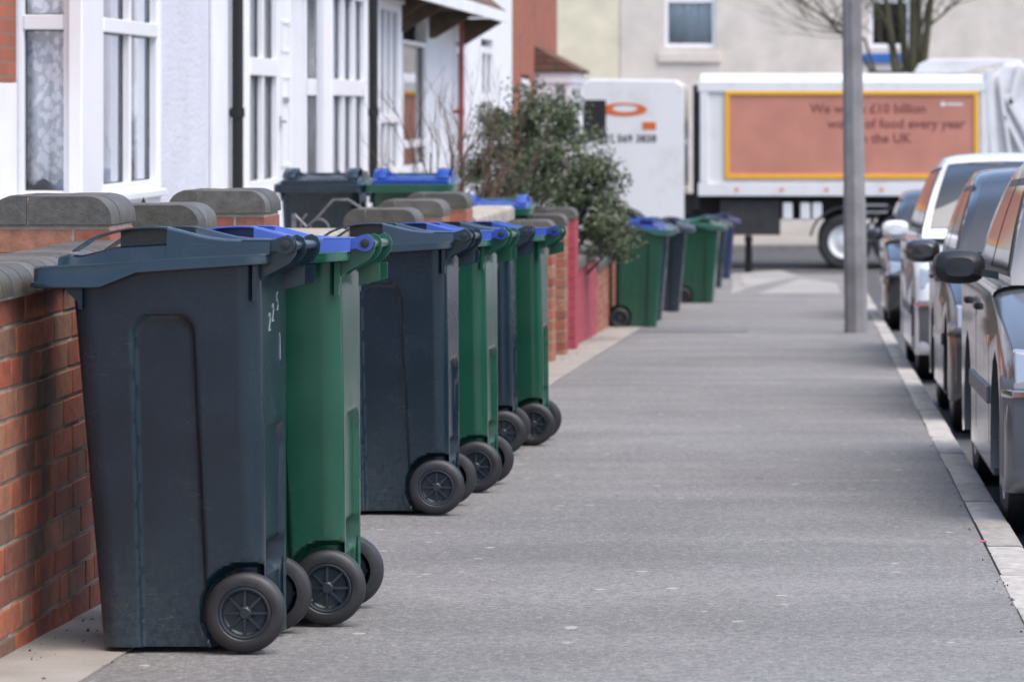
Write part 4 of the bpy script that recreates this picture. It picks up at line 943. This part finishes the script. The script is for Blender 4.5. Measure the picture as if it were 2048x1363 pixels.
        q.build('side_moulding', M['trim' if trim else paint], root, bevel=.006)
        q = MB(); q.box(sx*(w-.06), sx*(w-.012), a1+wr+.09, a2-wr-.09, ride-.02, ride+.09); q.build('sill_panel', M['trim'], root, bevel=.01)
        for yy in (ym-.25, ym+.75):
            q = MB(); q.box(sx*(w-.035), sx*(w+.018), yy, yy+.16, hood-.115, hood-.085); q.build('door_handle', M['black_plastic' if trim else paint], root, bevel=.008)
        for yy in (ys+.35, ym+.02): q = MB(); q.box(sx*(w-.03), sx*(w+.0008), yy, yy+.007, ride+.10, hood-.06); q.build('door_gap', M['black_plastic'], root)
        # mirror: shaped shell on a stalk
        q = MB(); yy = ys+.33; zc = hood+.075; mm = []
        for t, sc, hx in ((0, .55, .0), (.03, .9, 0), (.09, 1, 0), (.125, .96, 0)):
            mm.append([(sx*(w+.115+.105*sc*math.copysign(abs(math.cos(a))**.7, math.cos(a))), yy+t, zc+.068*sc*math.copysign(abs(math.sin(a))**.7, math.sin(a))) for a in [2*math.pi*k/20 for k in range(20)]])
        q.loops(mm); q.loops([[(sx*(w-.04), yy+.02, zc-.05), (sx*(w-.04), yy+.10, zc-.05), (sx*(w-.04), yy+.10, zc-.02), (sx*(w-.04), yy+.02, zc-.02)], [(sx*(w+.06), yy+.03, zc-.03), (sx*(w+.06), yy+.09, zc-.03), (sx*(w+.06), yy+.09, zc), (sx*(w+.06), yy+.03, zc)]])
        mo = q.build('wing_mirror', M['black_plastic' if mirror == 'black' else paint], root, smooth=40)
        # headlamp, indicator
        q = MB(); hx0, hx1 = sx*(w-.42), sx*(w-.035); zz = hood-.30
        q.loops([[(hx0, .065, zz-.055), (hx1, .135, zz-.045), (hx1+sx*.005, .165, zz+.10), (hx0, .120, zz+.075)], [(hx0, .012, zz-.055), (hx1, .085, zz-.045), (hx1+sx*.003, .12, zz+.09), (hx0, .06, zz+.075)]]); q.build('headlight', M['lamp_glass'], root, bevel=.008)
        q = MB(); q.box(sx*(w-.012), sx*(w+.006), a1+wr+.13, a1+wr+.19, hood-.22, hood-.19); q.build('side_indicator', M['amber'], root, bevel=.004)
        # fog lamp
        q = MB(); q.lathe([(.0, .001), (.0, .045), (.03, .05)], 'y', (sx*(w-.30), -.004, .34), 18); q.build('fog_lamp', M['lamp_glass'], root, smooth=40)
        for ya in (a1, a2):
            t = MB(); xw = sx*(w-.115); pr = [(-.085, wr*.62), (-.088, wr*.80), (-.078, wr*.96), (-.055, wr), (.055, wr), (.078, wr*.96), (.088, wr*.80), (.080, wr*.64)]
            t.lathe([(sx*q_, r_) for q_, r_ in pr], 'x', (xw, ya, wr), 36); wo = t.build('wheel', M['rubber'], root, smooth=35)
            h = MB(); h.lathe([(sx*q_, r_) for q_, r_ in [(-.06, wr*.63), (.075, wr*.65), (.082, wr*.60), (.060, wr*.54), (.065, wr*.15), (.07, .001)]], 'x', (xw, ya, wr), 28)
            for k in range(7):
                a = 2*math.pi*k/7; c, s2 = math.cos(a), math.sin(a); P_ = lambda rr, tt, q2: (xw+sx*q2, ya+c*rr-s2*tt, wr+s2*rr+c*tt)
                h.add([P_(.03,-.02,.062), P_(wr*.58,-.014,.062), P_(wr*.58,.014,.062), P_(.03,.02,.062), P_(.03,-.018,.084), P_(wr*.58,-.011,.080), P_(wr*.58,.011,.080), P_(.03,.018,.084)], [(0,3,2,1),(4,5,6,7),(0,1,5,4),(1,2,6,5),(2,3,7,6),(3,0,4,7)])
            h.build('hub_cap', M['steel'], wo, smooth=35)
    # windscreen
    q = MB(); rr_ = []
    gp_ = [c for c in cab if c[1] > belt+.015 and c[0] < ys+.86]
    for y, z in gp_:
        L1 = [(-wx(z)+dx, z_) for dx, z_ in ((.05, zc_(z, .018)), (.10, zc_(z, .026)), (.22, zc_(z, .036)), (.42, zc_(z, .044)))]
        row_ = L1+[(-x, z_) for x, z_ in L1[::-1]]
        rr_.append([(x, y-.006, z_+.005) for x, z_ in row_]+[(x, y+.004, z_-.004) for x, z_ in row_[::-1]])
    q.loops(rr_); q.build('windscreen', M['car_glass'], root, smooth=50)
    # front bumper with its strip, lower grille, grille, plate
    bp = MB(); rings = []
    for x, i in ((-w-.004, .20), (-w+.03, .09), (-w+.14, .02), (-w+.35, -.012), (w-.35, -.012), (w-.14, .02), (w-.03, .09), (w+.004, .20)): rings.append([(x, i+.02, ride+.05), (x, i-.015, ride+.12), (x, i-.035, .50), (x, i-.03, .58), (x, i+.06, .62), (x, i+.22, .60), (x, i+.22, ride+.05)])
    bp.loops(rings); bo = bp.build('front_bumper', M['trim' if trim else paint], root, smooth=35)
    st = MB(); rings = []
    for x, i in ((-w-.010, .21), (-w+.022, .085), (-w+.135, .012), (-w+.35, -.018), (w-.35, -.018), (w-.135, .012), (w-.022, .085), (w+.010, .21)): rings.append([(x, i-.036, .545), (x, i-.046, .55), (x, i-.046, .568), (x, i-.036, .573), (x, i, .565), (x, i, .55)])
    st.loops(rings); st.build('chrome_strip', M['strip' if trim else 'black_plastic'], bo, smooth=35)
    q = MB()
    for k in range(5): q.box(-.32, .32, .02+k*.012, .06+k*.012, .64+k*.028, .652+k*.028)
    q.build('grille', M['black_plastic'], root)
    q = MB(); q.box(-.5, .5, -.020, .03, .30, .40); q.build('lower_grille', M['black_plastic'], bo, bevel=.01)
    q = MB(); q.box(-.26, .26, -.062, -.050, .42, .53); q.build('number_plate', M['plate'], root, bevel=.003)
    return root
car(.665, 12.45, 4.1, 1.70, 1.43, 'silver', 'silver car nearest the camera with a grey bumper and black door mirror', mirror='black', wr=.31)
car(.70, 18.65, 3.9, 1.66, 1.45, 'pewter', 'dark silver car parked behind the nearest silver car', mirror='paint', trim=False, wr=.30)
car(.68, 24.9, 4.7, 1.85, 1.64, 'white_car', 'tall white people carrier, third in the line of parked cars', tall=True, hood=1.02, mirror='paint', wr=.32)
car(.69, 36.2, 4.2, 1.72, 1.45, 'dark_car', 'black car parked farthest down the kerb beyond the lamp post', trim=False)
# ------------------------------------------------------------------ refuse lorry standing across the end of the street
M['lorry_white'] = mat('lorry_white', (.74, .75, .76), .35, coat=.5, dirt=(.45,.43,.39), dscale=1.5, damount=.45)
M['poster'] = mat('poster_red', (.50, .215, .155), .6, var=.12, vscale=1.5)
M['poster_frame'] = mat('yellow_frame', (.80, .42, .01), .5)
M['ink'] = mat('dark_red_ink', (.20, .055, .05), .6)
M['dull_dark'] = mat('chassis', (.03, .03, .032), .7, var=.3, vscale=5)
M['orange_logo'] = mat('orange_vinyl', (.62, .13, .02), .5)
YT = 64.0; sT = F/YT
def TX(px): return (px-1640)/sT
def TZ(py): return CAMZ-(py-220)/sT
zT = -1.814
lor = empty('refuse_lorry', (TX(1600), YT, zT), label='white refuse lorry with a framed red food waste poster on its side', cat='refuse lorry')
Tl = Matrix.Translation((-TX(1600), -YT, -zT))
def lm(): return MB(Tl)
# body shell: side plus top rails
b = lm(); yn, yf_ = YT, YT+2.45
prof = [(yn, TZ(385)), (yn, TZ(165)), (yn+.06, TZ(150)), (yn+.35, TZ(146)), (yf_-.35, TZ(146)), (yf_, TZ(165)), (yf_, TZ(385))]
b.prism(prof, 'x', TX(1400), TX(1980)); b.build('body', M['lorry_white'], lor, bevel=.02)
b = lm(); b.box(TX(1396), TX(1984), yn-.05, yn-.003, TZ(184), TZ(163)); b.box(TX(1396), TX(1984), yn-.06, yn-.003, TZ(392), TZ(366))
for px in (1400, 1962): b.box(TX(px), TX(px+16), yn-.045, yn-.003, TZ(365), TZ(185))
b.build('side_rail', M['lorry_white'], lor, bevel=.01)
b = lm(); b.box(TX(1738), TX(1812), yn+.4, yn+1.9, TZ(145), TZ(141)); b.build('roof_hatch', M['dull_dark'], lor)
po = lm(); po.box(TX(1458), TX(1948), yn-.03, yn-.005, TZ(350), TZ(190)); po_ = po.build('poster', M['poster'], lor)
fr = lm(); x0, x1, za, zb = TX(1450), TX(1956), TZ(357), TZ(182); t = .075
for q in ((x0, x1, zb-t, zb), (x0, x1, za, za+t), (x0, x0+t, za+t, zb-t), (x1-t, x1, za+t, zb-t)): fr.box(q[0], q[1], yn-.06, yn-.006, q[2], q[3])
fr.build('poster_frame', M['poster_frame'], po_, bevel=.008)
def text(s_, px, py, size, m, parent, y=None, bold=True, align='LEFT', squeeze=1.0):
    c = bpy.data.curves.new('lettering', 'FONT'); c.body = s_; c.size = size; c.extrude = .002; c.align_x = align; c.offset = .004 if bold else 0; c.resolution_u = 3
    o = bpy.data.objects.new('lettering', c); COL.objects.link(o); o.rotation_euler = (R(90), 0, 0)
    dg = bpy.context.evaluated_depsgraph_get(); me = bpy.data.meshes.new_from_object(o.evaluated_get(dg)); bpy.data.objects.remove(o)
    me.materials.clear(); me.materials.append(M[m]); o = bpy.data.objects.new('lettering', me); COL.objects.link(o)
    o.parent = parent; o.rotation_euler = (R(90), 0, 0); o.scale = (squeeze, 1, 1)
    o.location = Tl @ Vector((TX(px), (y if y is not None else yn-.033), TZ(py))); return o
text('We waste £10 billion', 1620, 226, .245, 'ink', po_)
text('worth of food every year', 1655, 256, .245, 'ink', po_)
text('in the UK', 1716, 285, .245, 'ink', po_)
b = lm(); b.lathe([(-.006, .045), (.0, .045)], 'y', (TX(1886), yn-.033, TZ(209)), 16, cap=True); b.build('emblem', M['lorry_white'], po_)
b = lm(); b.box(TX(1893), TX(1926), yn-.038, yn-.031, TZ(211), TZ(207)); b.build('emblem', M['lorry_white'], po_)
# hopper at the tail
b = lm()
b.prism([(TX(1985), TZ(150)), (TX(2010), TZ(128)), (TX(2100), TZ(132)), (TX(2190), TZ(210)), (TX(2205), TZ(330)), (TX(2160), TZ(420)), (TX(1990), TZ(430))], 'y', yn+.12, yf_-.12); b.build('hopper', M['lorry_white'], lor, bevel=.03)
b = lm()
def beam(p, q, w_=.10, d=.10):
    a, c = Vector((TX(p[0]), 0, TZ(p[1]))), Vector((TX(q[0]), 0, TZ(q[1]))); n = (c-a).normalized(); u = Vector((-n.z, 0, n.x))*w_/2
    v = [a+u, a-u, c-u, c+u]; b.add([(k.x, yn-.06+j*d, k.z) for j in (0, 1) for k in v], [(0,1,2,3),(7,6,5,4),(0,4,5,1),(1,5,6,2),(2,6,7,3),(3,7,4,0)])
beam((1978,140),(1994,420),.14,.17); beam((1998,150),(2032,400),.07,.14); beam((2012,190),(2075,300),.12,.15); beam((2010,230),(2060,330),.09,.12); beam((2040,130),(2020,210),.10,.16); beam((2060,135),(2170,260),.12,.15); beam((2075,300),(2150,420),.12,.15)
b.build('lift_arm', M['lorry_white'], lor, bevel=.01)
b = lm()
b.prism([(TX(1828),TZ(147)),(TX(1838),TZ(128)),(TX(1862),TZ(118)),(TX(1985),TZ(117)),(TX(2046),TZ(120)),(TX(2046),TZ(130)),(TX(1985),TZ(131)),(TX(1940),TZ(140)),(TX(1930),TZ(147))], 'y', yn+.15, yn+.40)
b.build('top_arm', M['lorry_white'], lor, bevel=.02)
# chassis, tanks, wheels
b = lm(); b.box(TX(1150), TX(2100), yn+.5, yf_-.5, TZ(440), TZ(392)); b.box(TX(1440), TX(1560), yn+.05, yn+.5, TZ(470), TZ(400)); b.box(TX(1860), TX(1890), yn+.1, yf_-.1, TZ(455), TZ(392)); b.build('chassis', M['dull_dark'], lor)
for px in (1565, 1600, 1624): b = lm(); b.box(TX(px), TX(px+20), yn+.02, yn+.3, TZ(440), TZ(405)); b.build('side_tank', M['lorry_white'], lor, bevel=.03)
for px in (1240, 1690, 1800):
    for sy in (0, 1):
        t = lm(); yc = yn+.20 if sy == 0 else yf_-.20; sg = -1 if sy == 0 else 1
        t.lathe([(sg*q_, r_) for q_, r_ in [(-.16,.30),(-.16,.45),(-.13,.50),(.13,.50),(.16,.45),(.15,.31)]], 'y', (TX(px), yc, zT+.50), 36); wo = t.build('wheel', M['rubber'], lor, smooth=35)
        h = lm(); h.lathe([(sg*q_, r_) for q_, r_ in [(-.1,.30),(.13,.305),(.12,.27),(.05,.22),(.06,.12),(.12,.10),(.13,.001)]], 'y', (TX(px), yc, zT+.50), 24); h.build('hub', M['lorry_white'], wo, smooth=35)
for z_ in (408, 422):
    b = lm(); b.box(TX(1715), TX(1775), yn-.01, yn+.02, TZ(z_+4), TZ(z_)); b.build('side_guard', M['steel'], lor)
for px in (1470, 1560, 1650, 1760, 1850, 1940):
    b = lm(); b.box(TX(px), TX(px+7), yn-.075, yn-.061, TZ(381), TZ(376)); b.build('marker_lamp', M['amber'], lor)
for px in (1240, 1690, 1800):
    b = lm(); pts = [(TX(px)+.62*math.cos(R(a)), zT+.5+.62*math.sin(R(a))) for a in range(10, 171, 16)]; o_ = [(TX(px)+.66*math.cos(R(a)), zT+.5+.66*math.sin(R(a))) for a in range(170, 9, -16)]
    b.prism(pts+o_, 'y', yn+.0, yn+.4); b.build('mudguard', M['dull_dark'], lor)
# cab
b = lm(); prof = [(TX(1368), TZ(445)), (TX(1368), TZ(172)), (TX(1350), TZ(160)), (TX(1180), TZ(158)), (TX(1150), TZ(180)), (TX(1132), TZ(300)), (TX(1132), TZ(450)), (TX(1160), TZ(480)), (TX(1176), TZ(480)), (TX(1190), TZ(440)), (TX(1240), TZ(415)), (TX(1290), TZ(440)), (TX(1302), TZ(470)), (TX(1368), TZ(470))]
b.prism(prof, 'y', yn+.02, yf_-.02); cb_ = b.build('cab', M['lorry_white'], lor, bevel=.03)
b = lm(); b.prism([(TX(1168), TZ(200)), (TX(1212), TZ(200)), (TX(1212), TZ(275)), (TX(1152), TZ(290))], 'y', yn+.005, yn+.03); b.build('cab_window', M['car_glass'], cb_, bevel=.004)
b = lm(); b.prism([(TX(1176), TZ(192)), (TX(1144), TZ(300)), (TX(1141), TZ(300)), (TX(1172), TZ(192))], 'y', yn+.2, yf_-.2); b.build('windscreen', M['car_glass'], cb_)
b = lm(); b.box(TX(1385), TX(1399), yn+.25, yf_-.3, TZ(420), TZ(170)); b.build('exhaust_stack', M['dull_dark'], lor)
b = lm(); b.box(TX(1369), TX(1385), yn+.4, yf_-.4, TZ(430), TZ(392)); b.build('coupling', M['dull_dark'], lor)
# door markings: orange oval ring with a bar and the number
b = lm()
def ring(cx, cz, a, c_, t, y): 
    o_, i_ = [], []
    for k in range(40):
        an = 2*math.pi*k/40; o_.append((cx+a*math.cos(an), cz+c_*math.sin(an))); i_.append((cx+.02+a*t*math.cos(an), cz+.02+c_*t*math.sin(an)))
    vs = [(x, y, z) for x, z in o_]+[(x, y, z) for x, z in i_]; b.add(vs, [(k, (k+1) % 40, 40+(k+1) % 40, 40+k) for k in range(40)])
ring(TX(1248), TZ(219), .42, .12, .55, yn+.012)
b.box(TX(1182), TX(1209), yn+.010, yn+.019, TZ(257), TZ(242)); b.box(TX(1285), TX(1312), yn+.010, yn+.019, TZ(259), TZ(244))
b.build('door_emblem', M['orange_logo'], cb_, recalc=False)
text('0121 569 3838', 1187, 284, .19, 'dull_dark', cb_, y=yn+.015)
M['bollard'] = M['black_iron']
bl = MB(); X, Y = (1497-1640)/112, 62.6; bl.lathe([(0,.07),(.55,.06),(.58,.075),(.66,.07),(.70,.0001)], 'z', (X, Y, -1.812), 14); tag(bl.build('bollard', M['black_iron'], smooth=40), 'dark cast iron bollard in front of the lorry wheels', 'bollard')
